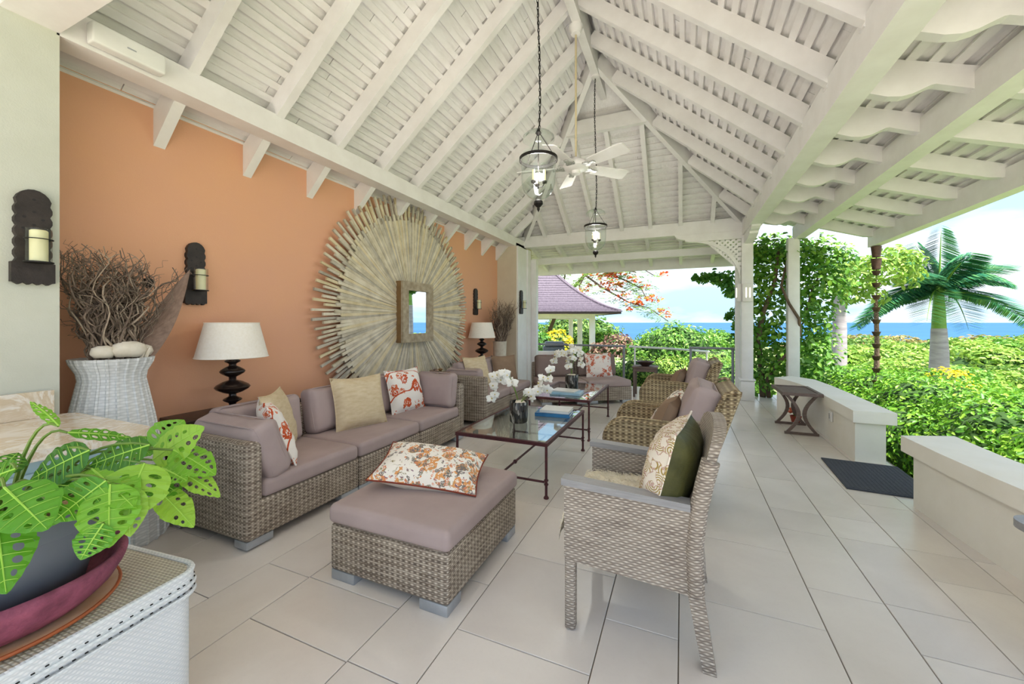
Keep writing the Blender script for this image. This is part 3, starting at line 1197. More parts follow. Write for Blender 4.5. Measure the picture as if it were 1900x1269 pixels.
def back_cushion(label, loc, rz, lean, size, mat, group=None, seed=0):
    """plump box-sided back cushion: width x, height z, thickness y"""
    wd, ht, th = size
    p = thing('back_cushion', label, 'cushion', loc, rz, group)
    p.rotation_euler = (lean, 0, rz)
    rn = random.Random(seed)
    ph = rn.uniform(0, 6)
    b = B().rbox((0, 0, 0), (wd, ht, th), min(0.05, th * 0.4), 3, puff=0.03, mid=6)
    vv = []
    for (x, y, z) in b.v:
        wv = 0.008 * sin(x * 18 + ph) * sin(y * 15 + ph * 2)
        vv.append((x, -z + wv, y + ht / 2 - 0.02 * (1 - (2 * x / wd) ** 2) * (y > 0)))
    b.v = vv
    b.go('cover', mat, p, ang=3)
    for sg in (-1, 1):
        pts = []
        hx, hz, r = wd / 2 - 0.01, ht / 2 - 0.01, 0.045
        for (cx, cz, a0) in ((hx - r, hz - r, 0), (-hx + r, hz - r, 90), (-hx + r, -hz + r, 180), (hx - r, -hz + r, 270)):
            for k in range(4):
                a = R(a0 + k * 30)
                pts.append((cx + r * cos(a), sg * th * 0.32, cz + r * sin(a) + ht / 2))
        B().tube(pts, 0.005, 5, closed=True).go('seam_piping', mat, p)
    return p


# ------------------------------------------------------------------ wicker modular sofas
# module local frame: front edge on y=0 facing -y, width along x from 0 to W, depth to y=D


def module(label, loc, rz, W, D, back=True, left=False, right=False, group=None, seat_h=0.27, top=0.62):
    p = thing('sofa_module', label, 'sofa', loc, rz, group)
    z0 = 0.055
    B().rbox((W / 2, D / 2, (z0 + seat_h) / 2), (W - 0.006, D, seat_h - z0), 0.018, 2).go('base', M['wick'], p)
    t = 0.10
    if back:
        B().rbox((W / 2, D - t / 2, (z0 + top) / 2 + 0.001), (W - 0.006, t, top - z0), 0.028, 2).go('backrest', M['wick'], p)
    if left:
        B().rbox((t / 2 - 0.002, D / 2 - 0.003, (z0 + top) / 2 - 0.002), (t, D + 0.006, top - z0), 0.028, 2).go('armrest', M['wick'], p)
    if right:
        B().rbox((W - t / 2 + 0.002, D / 2 - 0.003, (z0 + top) / 2 - 0.002), (t, D + 0.006, top - z0), 0.028, 2).go('armrest', M['wick'], p)
    for (x, y) in ((0.085, 0.06), (W - 0.085, 0.06), (0.085, D - 0.06), (W - 0.085, D - 0.06)):
        f = B().rbox((x, y, 0.035), (0.16, 0.11, 0.045), 0.004, 1).go('foot', M['alu'], p)
        B().lathe([(0, 0.0), (0.018, 0.0), (0.018, 0.014), (0, 0.014)], 10, (x, y, 0)).go('glide', M['black'], f)
    return p


FX = -2.24          # front line of the sofas along the orange wall
DS = 0.76
g1 = 'modular wicker sofa along the orange wall'
# facing +x: rz = +90 deg, local x runs along +y
module('near wicker sofa module with an arm at its near end', (FX, 1.437, 0), PI / 2, 0.843, DS, True, left=True, group=g1)
module('armless wicker sofa module in the middle of the near sofa', (FX, 2.282, 0), PI / 2, 0.756, DS, True, group=g1)
module('wicker sofa module with an arm at the far end of the near sofa', (FX, 3.040, 0), PI / 2, 0.80, DS, True, right=True, group=g1)
sg = 'taupe seat cushions of the sofas'


def seat(label, x0, x1, y0, y1, z=0.27, h=0.105):
    return boxcushion(label, ((x0 + x1) / 2, (y0 + y1) / 2, z), 0, 0, (abs(x1 - x0), abs(y1 - y0), h), M['taupe'], sg)


seat('taupe seat cushion on the nearest sofa module beside its arm', -2.89, FX + 0.005, 1.54, 2.275)
seat('taupe seat cushion on the middle module of the near sofa', -2.89, FX + 0.005, 2.287, 3.033)
seat('taupe seat cushion on the far module of the near sofa', -2.89, FX + 0.005, 3.046, 3.735)
zs = 0.375
bc = 'taupe back cushions of the sofas'
back_cushion('plump taupe cushion slumped over the arm of the nearest sofa module', (-2.53, 1.66, zs - 0.01), PI, R(-20), (0.60, 0.37, 0.16), M['taupe'], bc, 1)
back_cushion('taupe back cushion in the near corner of the near sofa', (-2.82, 1.92, zs), PI / 2, R(-8), (0.62, 0.36, 0.14), M['taupe'], bc, 2)
back_cushion('taupe back cushion behind the beige linen pillow', (-2.80, 2.66, zs), PI / 2, R(-12), (0.70, 0.38, 0.15), M['taupe'], bc, 3)
back_cushion('taupe back cushion behind the far orange floral pillow of the near sofa', (-2.80, 3.35, zs), PI / 2, R(-12), (0.56, 0.40, 0.15), M['taupe'], bc, 4)
back_cushion('taupe cushion propped against the far arm of the near sofa', (-2.50, 3.655, zs), 0, R(-8), (0.48, 0.38, 0.13), M['taupe'], bc, 5)
pillow('orange floral pillow leaning on the near arm cushion of the near sofa', (-2.47, 1.88, zs), R(152), R(-22), (0.44, 0.43, 0.14), M['floral'], seed=1)
pillow('plain cream pillow tucked behind the near orange floral pillow', (-2.64, 2.0, zs), R(128), R(-16), (0.44, 0.44, 0.13), M['cream_lin'], seed=2)
pillow('beige linen pillow in the middle of the near sofa', (-2.57, 2.66, zs), R(72), R(-16), (0.47, 0.46, 0.17), M['cream_lin'], seed=3)
pillow('orange floral pillow at the far end of the near sofa', (-2.60, 3.34, zs), R(82), R(-16), (0.46, 0.45, 0.15), M['floral'], seed=4)

g2 = 'modular wicker corner sofa at the far end'
module('wicker sofa module with an arm facing the dried flowers', (FX, 4.34, 0), PI / 2, 0.80, DS, True, left=True, group=g2)
module('wicker corner module of the far sofa by the second lamp', (FX + 0.02, 5.15, 0), PI / 2, 0.78, DS, True, group=g2)
ANG = R(33)
ux, uy = cos(ANG), sin(ANG)
B0 = (-1.98, 5.76)
module('wicker sofa module at the inner end of the angled far row', (B0[0], B0[1], 0), ANG, 0.74, DS, True, group=g2)
B1 = (B0[0] + 0.75 * ux, B0[1] + 0.75 * uy)
module('wicker sofa module at the outer end of the angled far row', (B1[0], B1[1], 0), ANG, 0.74, DS, True, group=g2)
seat('taupe seat cushion beside the near arm of the far sofa', -2.89, FX + 0.005, 4.445, 5.135)
seat('taupe seat cushion at the corner of the far sofa', -2.87, FX + 0.02, 5.155, 5.92)


def seat_rot(label, base, W):
    cx = base[0] + ux * W / 2 - uy * 0.32
    cy = base[1] + uy * W / 2 + ux * 0.32
    return boxcushion(label, (cx, cy, 0.27), ANG, 0, (W - 0.012, 0.66, 0.105), M['taupe'], sg)


def loc_rot(base, a, d, z=zs):
    return (base[0] + ux * a - uy * d, base[1] + uy * a + ux * d, z)


seat_rot('taupe seat cushion at the inner end of the angled far row', B0, 0.74)
seat_rot('taupe seat cushion under the coral blossom pillow', B1, 0.74)
back_cushion('taupe cushion folded over the near arm of the far sofa', (-2.62, 4.56, zs), PI, R(-14), (0.52, 0.33, 0.14), M['taupe'], bc, 6)
back_cushion('taupe back cushion by the cream pillow of the far sofa', (-2.80, 4.98, zs), PI / 2, R(-12), (0.60, 0.38, 0.15), M['taupe'], bc, 7)
back_cushion('taupe back cushion at the corner of the far sofa', (-2.78, 5.62, zs), PI / 2, R(-12), (0.62, 0.38, 0.15), M['taupe'], bc, 8)
back_cushion('dark taupe back cushion at the inner end of the angled far row', loc_rot(B0, 0.36, 0.55), ANG, R(-12), (0.66, 0.38, 0.15), M['taupe_d'], bc, 9)
back_cushion('dark taupe back cushion behind the coral blossom pillow', loc_rot(B1, 0.36, 0.55), ANG, R(-12), (0.68, 0.38, 0.15), M['taupe_d'], bc, 10)
pillow('cream linen pillow on the far sofa behind the white orchids', (-2.60, 4.93, zs), R(75), R(-18), (0.46, 0.46, 0.15), M['cream_lin'], seed=6)
pillow('square brown pillow in the corner of the far sofa', (-2.52, 5.62, zs), R(52), R(-16), (0.42, 0.42, 0.14), M['brownc'], seed=7)
pillow('coral blossom pillow on the angled far row', loc_rot(B1, 0.34, 0.36), ANG, R(-16), (0.47, 0.42, 0.14), M['floral3'], seed=8)

# ------------------------------------------------------------------ ottoman
ot = thing('ottoman', 'square wicker ottoman with taupe top cushion in the foreground', 'ottoman', (-1.29, 1.86, 0), 0)
B().rbox((0, 0, 0.165), (0.70, 0.78, 0.235), 0.02, 2).go('base', M['wick'], ot)
for sx in (-1, 1):
    for sy in (-1, 1):
        B().rbox((sx * 0.27, sy * 0.325, 0.025), (0.15, 0.12, 0.05), 0.004, 1).go('foot', M['alu'], ot)
boxcushion('large taupe cushion lying on the wicker ottoman', (-1.29, 1.86, 0.283), 0, 0, (0.72, 0.80, 0.095), M['taupe'], None, 'ottoman_cushion', 'cushion', puff=0.02)
pp = pillow('faded floral lumbar pillow with rust piping lying on the ottoman', (-1.335, 1.92, 0.46), R(18), R(-66), (0.60, 0.36, 0.15), M['floral2'],
            back=M['white_lin'], piping=M['piping'], seed=9)
pp.location = (-1.27, 1.72, 0.425)
pp.rotation_euler = (R(-74), R(6), R(18))

# ------------------------------------------------------------------ glass coffee tables
def coffee_table(label, x0, x1, y0, y1, h, group):
    cx, cy = (x0 + x1) / 2, (y0 + y1) / 2
    p = thing('coffee_table', label, 'table', (cx, cy, 0), 0, group)
    hx, hy = (x1 - x0) / 2, (y1 - y0) / 2
    t = 0.026
    fr_ = B()
    for s in (-1, 1):
        fr_.box((0, s * (hy - t / 2), h - t / 2), (2 * hx, t, t))
        fr_.box((s * (hx - t / 2), 0, h - t / 2), (t, 2 * hy - 2 * t, t))
    fr_.go('top_frame', M['iron'], p, smooth=False)
    B().box((0, 0, h - 0.004), (2 * hx - 2 * t - 0.002, 2 * hy - 2 * t - 0.002, 0.008)).go('glass_top', M['tglass'], p, smooth=False)
    r = 0.0105
    for sx in (-1, 1):
        for sy in (-1, 1):
            x, y = sx * (hx - t / 2), sy * (hy - t / 2)
            lg = B().lathe([(0, 0.004), (r, 0.004), (r, h - t), (0, h - t)], 10, (x, y, 0)).go('leg', M['iron'], p)
            B().lathe([(0, 0), (0.019, 0), (0.020, 0.008), (0.013, 0.018), (r, 0.022)], 12, (x, y, 0)).go('foot', M['iron'], lg)
            for zc_ in (0.105, 0.135):
                B().lathe([(r, zc_ - 0.006), (0.017, zc_ - 0.004), (0.017, zc_ + 0.004), (r, zc_ + 0.006)], 12, (x, y, 0)).go('collar', M['iron'], lg)
    for sy in (-1, 1):
        B().tube([(-hx + t, sy * (hy - t / 2), 0.12), (hx - t, sy * (hy - t / 2), 0.12)], 0.009, 8).go('stretcher', M['iron'], p)
    st = B().tube([(0, -hy + t, 0.12), (0, hy - t, 0.12)], 0.009, 8).go('stretcher', M['iron'], p)
    for k in (-0.33, 0.33):
        B().lathe([(0, -0.016), (0.012, -0.014), (0.019, 0), (0.012, 0.014), (0, 0.016)], 12, (0, k * hy * 1.4, 0.12)).go('knot', M['iron'], st)
    return p


gt = 'glass coffee tables in a row'
coffee_table('glass coffee table with oxblood iron frame nearest the ottoman', -1.69, -0.905, 2.755, 3.955, 0.41, gt)
coffee_table('second glass coffee table with oxblood iron frame in front of the far sofa', -1.64, -0.92, 4.28, 5.52, 0.445, gt)


def book(label, loc, rz, size, mat):
    p = thing('book', label, 'book', loc, rz, 'books on the coffee tables')
    wx, wy, t = size
    B().box((0, 0, 0.002), (wx, wy, 0.004)).box((0, 0, t - 0.002), (wx, wy, 0.004)).box((-wx / 2 + 0.003, 0, t / 2), (0.006, wy, t - 0.001)).go('cover', mat, p, smooth=False)
    B().box((0.002, 0, t / 2), (wx - 0.012, wy - 0.012, t - 0.009)).go('pages', M['paper'], p, smooth=False)
    return p


book('large blue hardback at the bottom of the stack on the near coffee table', (-1.13, 3.66, 0.4105), R(96), (0.25, 0.33, 0.032), M['book_b'])
book('white hardback lying on top of the blue book', (-1.11, 3.67, 0.443), R(93), (0.23, 0.28, 0.026), M['book_w'])
book('thin light blue book on the far coffee table', (-1.27, 4.62, 0.4455), R(92), (0.26, 0.36, 0.024), M['book_l'])
book('thin white magazine lying on the light blue book', (-1.30, 4.66, 0.470), R(84), (0.22, 0.30, 0.010), M['book_w'])


# ------------------------------------------------------------------ orchids
def petal_mesh():
    b = B()

    def pet(a, L, Wd, lift):
        def fn(s, t):
            v = (t - 0.5) * 2
            r = L * s
            wd_ = Wd * sin(PI * min(0.98, 0.12 + s * 0.86)) ** 0.8
            x = r
            y = v * wd_ / 2
            z = lift * s * s - 0.012 * abs(v) * s
            return (x * cos(a) - y * sin(a), x * sin(a) + y * cos(a), z)
        b.sheet(fn, 5, 4)
    for a in (90, 210, 330):
        pet(R(a), 0.045, 0.034, -0.006)
    for a in (20, 160):
        pet(R(a), 0.05, 0.052, 0.006)
    pet(R(270), 0.022, 0.02, 0.02)
    return b


orch_me = None
orch_c = None


def orchid(label, loc, h, sprays, group):
    """pot with shells on top and arching flower sprays; sprays: list of (list of control points, flower count)"""
    global orch_me, orch_c
    p = thing('potted_orchid', label, 'potted plant', loc, 0, group)
    r = 0.083
    B().lathe([(0, 0), (r * 0.86, 0), (r * 0.95, 0.01), (r, h * 0.5), (r, h - 0.005), (r * 0.95, h), (r * 0.9, h - 0.01), (r * 0.88, h - 0.03), (0, h - 0.03)], 28).go('pot', M['mosaic'], p)
    rn = random.Random(len(label))
    for k in range(9):
        a, q = rn.uniform(0, 6.28), rn.uniform(0.0, r * 0.72)
        B().lathe([(0, -0.014), (0.02, -0.008), (0.025, 0.002), (0.014, 0.014), (0, 0.018)], 8, (q * cos(a), q * sin(a), h - 0.012)).go('shell', M['stone'], p)
    for (pts, cnt) in sprays:
        P = [Vector(q) for q in pts]
        cur = []
        m = len(P) - 1
        for i in range(m):
            p0 = P[max(0, i - 1)]
            p1, p2 = P[i], P[i + 1]
            p3 = P[min(m, i + 2)]
            for k in range(6):
                t = k / 6
                cur.append(0.5 * ((2 * p1) + (p2 - p0) * t + (2 * p0 - 5 * p1 + 4 * p2 - p3) * t * t + (3 * p1 - p0 - 3 * p2 + p3) * t ** 3))
        cur.append(P[-1])
        st = B().tube(cur, 0.0035, 6).go('stem', M['stemg'], p)
        for k in range(cnt):
            t = 0.36 + 0.64 * k / max(1, cnt - 1)
            c = cur[min(len(cur) - 1, int(t * (len(cur) - 1)))]
            off = Vector((rn.uniform(-0.03, 0.03), rn.uniform(-0.04, 0.0), rn.uniform(-0.03, 0.03)))
            if orch_me is None:
                fo = petal_mesh().go('blossom', M['petal'], p, ang=3)
                orch_me = fo.data
            else:
                fo = link_mesh('blossom', orch_me, p)
            fo.location = c + off
            # face towards the camera side and a little random
            fo.rotation_euler = (R(80 + rn.uniform(-30, 25)), R(rn.uniform(-20, 20)), R(rn.uniform(-60, 50)))
            sc = rn.uniform(0.95, 1.25)
            fo.scale = (sc, sc, sc)
            if orch_c is None:
                cc = B().lathe([(0, 0), (0.006, 0.004), (0.004, 0.014), (0, 0.016)], 7).go('throat', M['petalc'], fo)
                orch_c = cc.data
            else:
                link_mesh('throat', orch_c, fo)
    return p


go_ = 'white orchids in black mosaic pots'
orchid('white orchid in a black mosaic pot on the near coffee table', (-1.34, 3.26, 0.4105), 0.185,
       [([(0, 0, .17), (-.06, .02, .30), (-.16, .05, .38), (-.26, .08, .32), (-.30, .09, .18)], 9),
        ([(0, 0, .17), (-.05, .0, .33), (-.14, .02, .44), (-.24, .05, .41)], 6),
        ([(0.02, 0, .17), (.06, .02, .25), (.13, .06, .27), (.20, .10, .36), (.26, .12, .44)], 8),
        ([(0.02, 0, .17), (.05, .1, .22), (.10, .16, .24), (.2, .2, .30)], 6)], go_)
orchid('white orchid in a black mosaic pot on the far coffee table', (-1.29, 4.92, 0.4455), 0.19,
       [([(0, 0, .17), (-.03, 0, .34), (-.10, 0, .45), (-.20, .02, .44), (-.27, .03, .34)], 8),
        ([(0, 0, .17), (.02, 0, .36), (.06, .02, .50), (.12, .03, .44), (.13, .03, .32)], 8),
        ([(0, 0, .17), (-.02, .03, .38), (0.0, .05, .55)], 4)], go_)

# ------------------------------------------------------------------ foreground dining armchair
ch = thing('wicker_armchair', 'pale grey wicker armchair with grey arm boards in the right foreground', 'chair', (-0.17, 1.93, 0), 0)
# local: front at x=-0.29, rear at x=0.25; sides at y=+-0.30
rear_prof = [(0.265, 0.0), (0.240, 0.15), (0.215, 0.30), (0.212, 0.45), (0.228, 0.60), (0.258, 0.75), (0.285, 0.84)]


def rear_x(z):
    for (x0, z0), (x1, z1) in zip(rear_prof[:-1], rear_prof[1:]):
        if z <= z1:
            return x0 + (x1 - x0) * (z - z0) / (z1 - z0)
    return rear_prof[-1][0] + (z - 0.84) * 0.3


for sy in (-1, 1):
    y = sy * 0.285
    B().rbox((-0.265, y, 0.16), (0.046, 0.046, 0.32), 0.012, 2).go('leg', M['wick3'], ch)
    q = B()
    for k in range(6):
        z0, z1 = 0.32 * k / 6, 0.32 * (k + 1) / 6
        w0, w1 = 0.046 + 0.012 * (z0 / 0.32), 0.046 + 0.012 * (z1 / 0.32)
        xa, xb = rear_x(z0), rear_x(z1)
        q.hexa([(xa - w0 / 2, y - 0.026, z0), (xa + w0 / 2, y - 0.026, z0), (xa + w0 / 2, y + 0.026, z0), (xa - w0 / 2, y + 0.026, z0),
                (xb - w1 / 2, y - 0.026, z1), (xb + w1 / 2, y - 0.026, z1), (xb + w1 / 2, y + 0.026, z1), (xb - w1 / 2, y + 0.026, z1)])
    q.go('leg', M['wick3'], ch)
    # woven side panel
    side = [(-0.288, 0.31), (-0.24, 0.295), (0.0, 0.285), (0.15, 0.275), (0.22, 0.27)] + [(rear_x(z) + 0.02, z) for z in (0.35, 0.45, 0.55, 0.60)] + [(-0.288, 0.615)]
    B().prism(side, y - 0.024, y + 0.024).go('side_panel', M['wick3'], ch, smooth=False)
    # arm board
    ab = B()
    ab.hexa([(-0.30, y - 0.032, 0.612), (0.20, y - 0.032, 0.590), (0.20, y + 0.032, 0.590), (-0.30, y + 0.032, 0.612),
             (-0.30, y - 0.032, 0.640), (0.20, y - 0.032, 0.618), (0.20, y + 0.032, 0.618), (-0.30, y + 0.032, 0.640)])
    ab.go('arm_board', M['greyarm'], ch, smooth=False)
# backrest: curved slab with rounded top
bk = B()
nY, nZ = 14, 12


def bfn(a, c, off):
    yv_ = -0.31 + 0.62 * a
    zt_ = 0.785 + 0.10 * math.sqrt(max(0.0, 1 - abs(2 * a - 1) ** 2.6))
    z = 0.27 + (zt_ - 0.27) * c
    edge = 1.0 - 0.35 * abs(2 * a - 1) ** 4
    return (rear_x(min(z, 0.93)) + 0.02 * (1 - (2 * a - 1) ** 2) + off * edge, yv_, z)


for off in (-0.024, 0.024):
    bk.sheet(lambda a, c, off=off: bfn(a, c, off), nY, nZ)
for c in (0.0, 1.0):
    for i in range(nY):
        a0, a1 = i / nY, (i + 1) / nY
        bk.add([bfn(a0, c, -0.024), bfn(a1, c, -0.024), bfn(a1, c, 0.024), bfn(a0, c, 0.024)], [(0, 1, 2, 3)])
for a in (0.0, 1.0):
    for j in range(nZ):
        c0, c1 = j / nZ, (j + 1) / nZ
        bk.add([bfn(a, c0, -0.024), bfn(a, c1, -0.024), bfn(a, c1, 0.024), bfn(a, c0, 0.024)], [(0, 1, 2, 3)])
bk.go('backrest', M['wick3'], ch, ang=1.0)
for sy in (-1, 1):
    B().tube([(rear_x(z), sy * 0.295, z) for z in (0.28, 0.45, 0.6, 0.70, 0.785)], 0.033, 10).go('back_post', M['wick3'], ch)
B().rbox((-0.03, 0, 0.42), (0.50, 0.53, 0.06), 0.012, 1).go('seat', M['wick3'], ch)
B().rbox((-0.275, 0, 0.345), (0.03, 0.53, 0.08), 0.01, 1).go('front_apron', M['wick3'], ch)
# sheepskin on the seat, hanging over the front
fu = thing('sheepskin_throw', 'cream sheepskin draped over the seat of the foreground armchair', 'throw', (-0.17, 1.93, 0.45), 0)


def furfn(a, c):
    t = a
    v = 2 * c - 1
    if t < 0.22:
        q = (0.22 - t) / 0.22
        x, z = -0.30 - 0.03 * sin(q * PI / 2), 0.035 - 0.13 * q
    else:
        x = -0.30 + (t - 0.22) / 0.78 * 0.48
        z = 0.035 + 0.012 * sin(PI * (t - 0.22) / 0.78)
    wv = 0.012 * mnoise.noise(Vector((x * 14, v * 4, 1.7))) + 0.006 * mnoise.noise(Vector((x * 40, v * 12, 4)))
    e_ = max(0.0, abs(v) - 0.86)
    return (x, v * 0.245 * (1 - 0.05 * sin(9 * t)), z + wv - e_ * 0.15)


B().sheet(furfn, 40, 34).add([(-0.3, -0.23, 0.002), (0.17, -0.23, 0.002), (0.17, 0.23, 0.002), (-0.3, 0.23, 0.002)], [(0, 1, 2, 3)]).go('hide', M['fur'], fu, ang=3)
n_h = 2200
ta = NP.rand(n_h)
tb = NP.rand(n_h)
HP, HN, HD = [], [], []
for i in range(n_h):
    q = Vector(furfn(ta[i], tb[i]))
    HP.append(q + Vector((0, 0, 0.006)))
    front = ta[i] < 0.25
    HD.append((-0.4, NP.normal() * 0.5, -1.0) if front else (-0.8 + NP.normal() * 0.5, NP.normal() * 0.7, 0.25))
    HN.append((NP.normal() * 0.6 + (-0.6 if front else 0), NP.normal() * 0.8, 0.7))
hair = leaf_mesh('wool_strands', HP, HN, 0.03, M['fur'], aspect=0.1, parent=fu, D=np.array(HD))
hair['kind'] = 'stuff'
pl_ = pillow('cushion with gold fern print and olive velvet back on the foreground armchair', (-0.085, 1.86, 0.485), R(-98), R(-14), (0.46, 0.40, 0.20), M['fern'],
             back=M['velvet'], seed=12)

# ------------------------------------------------------------------ round-armed wicker lounge chairs
def lounge_chair(label, loc, rz, group):
    """front at x=-0.40 (faces -x), width along y"""
    p = thing('wicker_lounge_chair', label, 'chair', loc, rz, group)
    W2 = 0.375
    arm = [(-0.37, 0.05)]
    for k in range(9):
        a = R(180 - k * 11.25)
        arm.append((-0.26 + 0.13 * cos(a), 0.49 + 0.13 * sin(a)))
    arm += [(0.0, 0.615), (0.20, 0.60), (0.27, 0.58), (0.17, 0.05)]
    for sy in (-1, 1):
        y0 = sy * W2
        y1 = sy * (W2 - 0.10)
        ap = B().prism(arm, min(y0, y1), max(y0, y1)).go('armrest', M['wick2'], p, smooth=False)
        for yy in (y0, y1):
            B().tube([(x, yy, z) for x, z in arm[:-1]], 0.013, 7).go('braided_edge', M['wick2'], ap)
    B().rbox((-0.08, 0, 0.185), (0.54, 2 * W2 - 0.2, 0.25), 0.02, 2).go('base', M['wick2'], p)
    bq = B()
    for off0, off1, z0, z1 in ((0.20, 0.36, 0.06, 0.86),):
        t = 0.11
        bq.hexa([(0.09, -W2 + 0.02, 0.06), (0.09 + t, -W2 + 0.02, 0.06), (0.09 + t, W2 - 0.02, 0.06), (0.09, W2 - 0.02, 0.06),
                 (0.36, -W2 + 0.05, 0.83), (0.36 + t, -W2 + 0.05, 0.86), (0.36 + t, W2 - 0.05, 0.86), (0.36, W2 - 0.05, 0.83)])
    bo = bq.go('backrest', M['wick2'], p, smooth=False)
    md = bo.modifiers.new('round', 'BEVEL')
    md.width = 0.03
    md.segments = 3
    for yy in (-W2 + 0.045, W2 - 0.045):
        B().tube([(0.21, yy, 0.40), (0.325, yy, 0.76), (0.37, yy, 0.842), (0.42, yy, 0.862), (0.455, yy, 0.85)], 0.013, 7).go('braided_edge', M['wick2'], bo)
    for sx in (-0.33, 0.12):
        for sy in (-1, 1):
            B().lathe([(0, 0), (0.02, 0), (0.022, 0.06), (0, 0.06)], 10, (sx, sy * (W2 - 0.05), 0)).go('foot', M['black'], p)
    return p


gl_ = 'round-armed wicker lounge chairs'
c2 = lounge_chair('round-armed wicker lounge chair right behind the foreground armchair', (-0.11, 3.17, 0), 0, gl_)
c3 = copytree(c2, (-0.05, 5.13, 0), 0, 'round-armed wicker lounge chair nearer the glass railing')
for (dx, dy, who) in ((-0.11, 3.17, 'nearer'), (-0.05, 5.13, 'farther')):
    boxcushion('pale printed seat cushion on the %s round-armed chair' % who, (dx - 0.085, dy, 0.31), 0, 0, (0.52, 0.53, 0.12), M['floral2'] if who == 'nearer' else M['taupe'],
               None, puff=0.025)
    back_cushion('plump taupe back cushion on the %s round-armed chair' % who, (dx + 0.135, dy, 0.435), R(-90), R(-19), (0.55, 0.45, 0.18), M['taupe'], None, 21 if who == 'nearer' else 22)
    pillow('small brown pillow with a button on the %s round-armed chair' % who, (dx - 0.06, dy - 0.10, 0.44), R(-100), R(-22), (0.36, 0.34, 0.14), M['brownc'], None, seed=31)
pillow('white printed pillow behind the small brown pillow of the nearer round-armed chair', (-0.20, 3.30, 0.44), R(-75), R(-40), (0.44, 0.40, 0.13), M['floral2'], seed=33)

# ------------------------------------------------------------------ side tables and lamps
def leg_table(name, label, x0, x1, y0, y1, h, mat, group=None, t=0.025, lw=0.035):
    cx, cy = (x0 + x1) / 2, (y0 + y1) / 2
    p = thing(name, label, 'table', (cx, cy, 0), 0, group)
    hx, hy = (x1 - x0) / 2, (y1 - y0) / 2
    B().rbox((0, 0, h - t / 2), (2 * hx, 2 * hy, t), 0.005, 1).go('top', mat, p)
    for sx in (-1, 1):
        for sy in (-1, 1):
            B().rbox((sx * (hx - lw), sy * (hy - lw), (h - t) / 2), (lw, lw, h - t), 0.004, 1).go('leg', mat, p)
    for sy in (-1, 1):
        B().box((0, sy * (hy - lw), h - t - 0.03), (2 * hx - 3 * lw, 0.02, 0.06)).go('apron', mat, p, smooth=False)
    return p


leg_table('console_table', 'dark wooden console behind the near sofa under the table lamp', -3.35, -3.03, 1.55, 2.45, 0.635, M['darkwood'])
leg_table('side_table', 'dark wooden table behind the far sofa under the second lamp', -3.35, -3.03, 5.65, 6.25, 0.635, M['darkwood'])
leg_table('side_table', 'small dark table between the two sofas carrying dried flowers', -3.0, -2.55, 3.93, 4.27, 0.56, M['darkwood'])
leg_table('side_table', 'small wooden table by the railing holding a shallow bowl', -0.80, -0.38, 7.12, 7.50, 0.53, M['weathered'])


def table_lamp(label, loc, group):
    p = thing('table_lamp', label, 'lamp', loc, 0, group)
    prof = [(0, 0), (0.055, 0), (0.055, 0.012), (0.028, 0.022), (0.022, 0.04)]

    def disc(z, r, h):
        return [(0.024, z - h), (r * 0.55, z - h * 0.75), (r * 0.9, z - h * 0.3), (r, z), (r * 0.9, z + h * 0.3), (r * 0.55, z + h * 0.75), (0.024, z + h)]
    prof += disc(0.083, 0.062, 0.026) + disc(0.178, 0.115, 0.052) + disc(0.295, 0.083, 0.042) + disc(0.372, 0.052, 0.022)
    prof += [(0.012, 0.40), (0.010, 0.47), (0, 0.47)]
    B().lathe(prof, 36).go('base', M['lampbase'], p, ang=1.2)
    sh = B()
    n = 44
    zb, zt_, rb, rt_ = 0.405, 0.66, 0.232, 0.172
    sh.lathe([(rb, zb), (rt_, zt_), (rt_ - 0.004, zt_), (rb - 0.004, zb), (rb, zb)], n)
    so = sh.go('shade', M['shade'], p, ang=1.0)
    B().tube([(rt_ * cos(a), rt_ * sin(a), zt_) for a in [2 * PI * k / 40 for k in range(40)]], 0.004, 6, closed=True).go('rim', M['shade'], so)
    B().tube([(rb * cos(a), rb * sin(a), zb) for a in [2 * PI * k / 40 for k in range(40)]], 0.004, 6, closed=True).go('rim', M['shade'], so)
    sp = B()
    for k in range(3):
        a = 2 * PI * k / 3
        sp.tube([(0, 0, zt_ - 0.02), (rt_ * cos(a), rt_ * sin(a), zt_ - 0.005)], 0.002, 5)
    sp.go('spider', M['blackiron'], so)
    B().lathe([(0, 0.47), (0.02, 0.47), (0.032, 0.53), (0.02, 0.57), (0, 0.58)], 14).go('bulb', M['frost'], p)
    return p


gLp = 'black lacquered table lamps'
l1 = table_lamp('black stacked-disc table lamp with ivory shade nearest the dried vines', (-3.12, 1.90, 0.635), gLp)
copytree(l1, (-3.14, 5.98, 0.635), 0, 'black stacked-disc table lamp with ivory shade by the far pier')


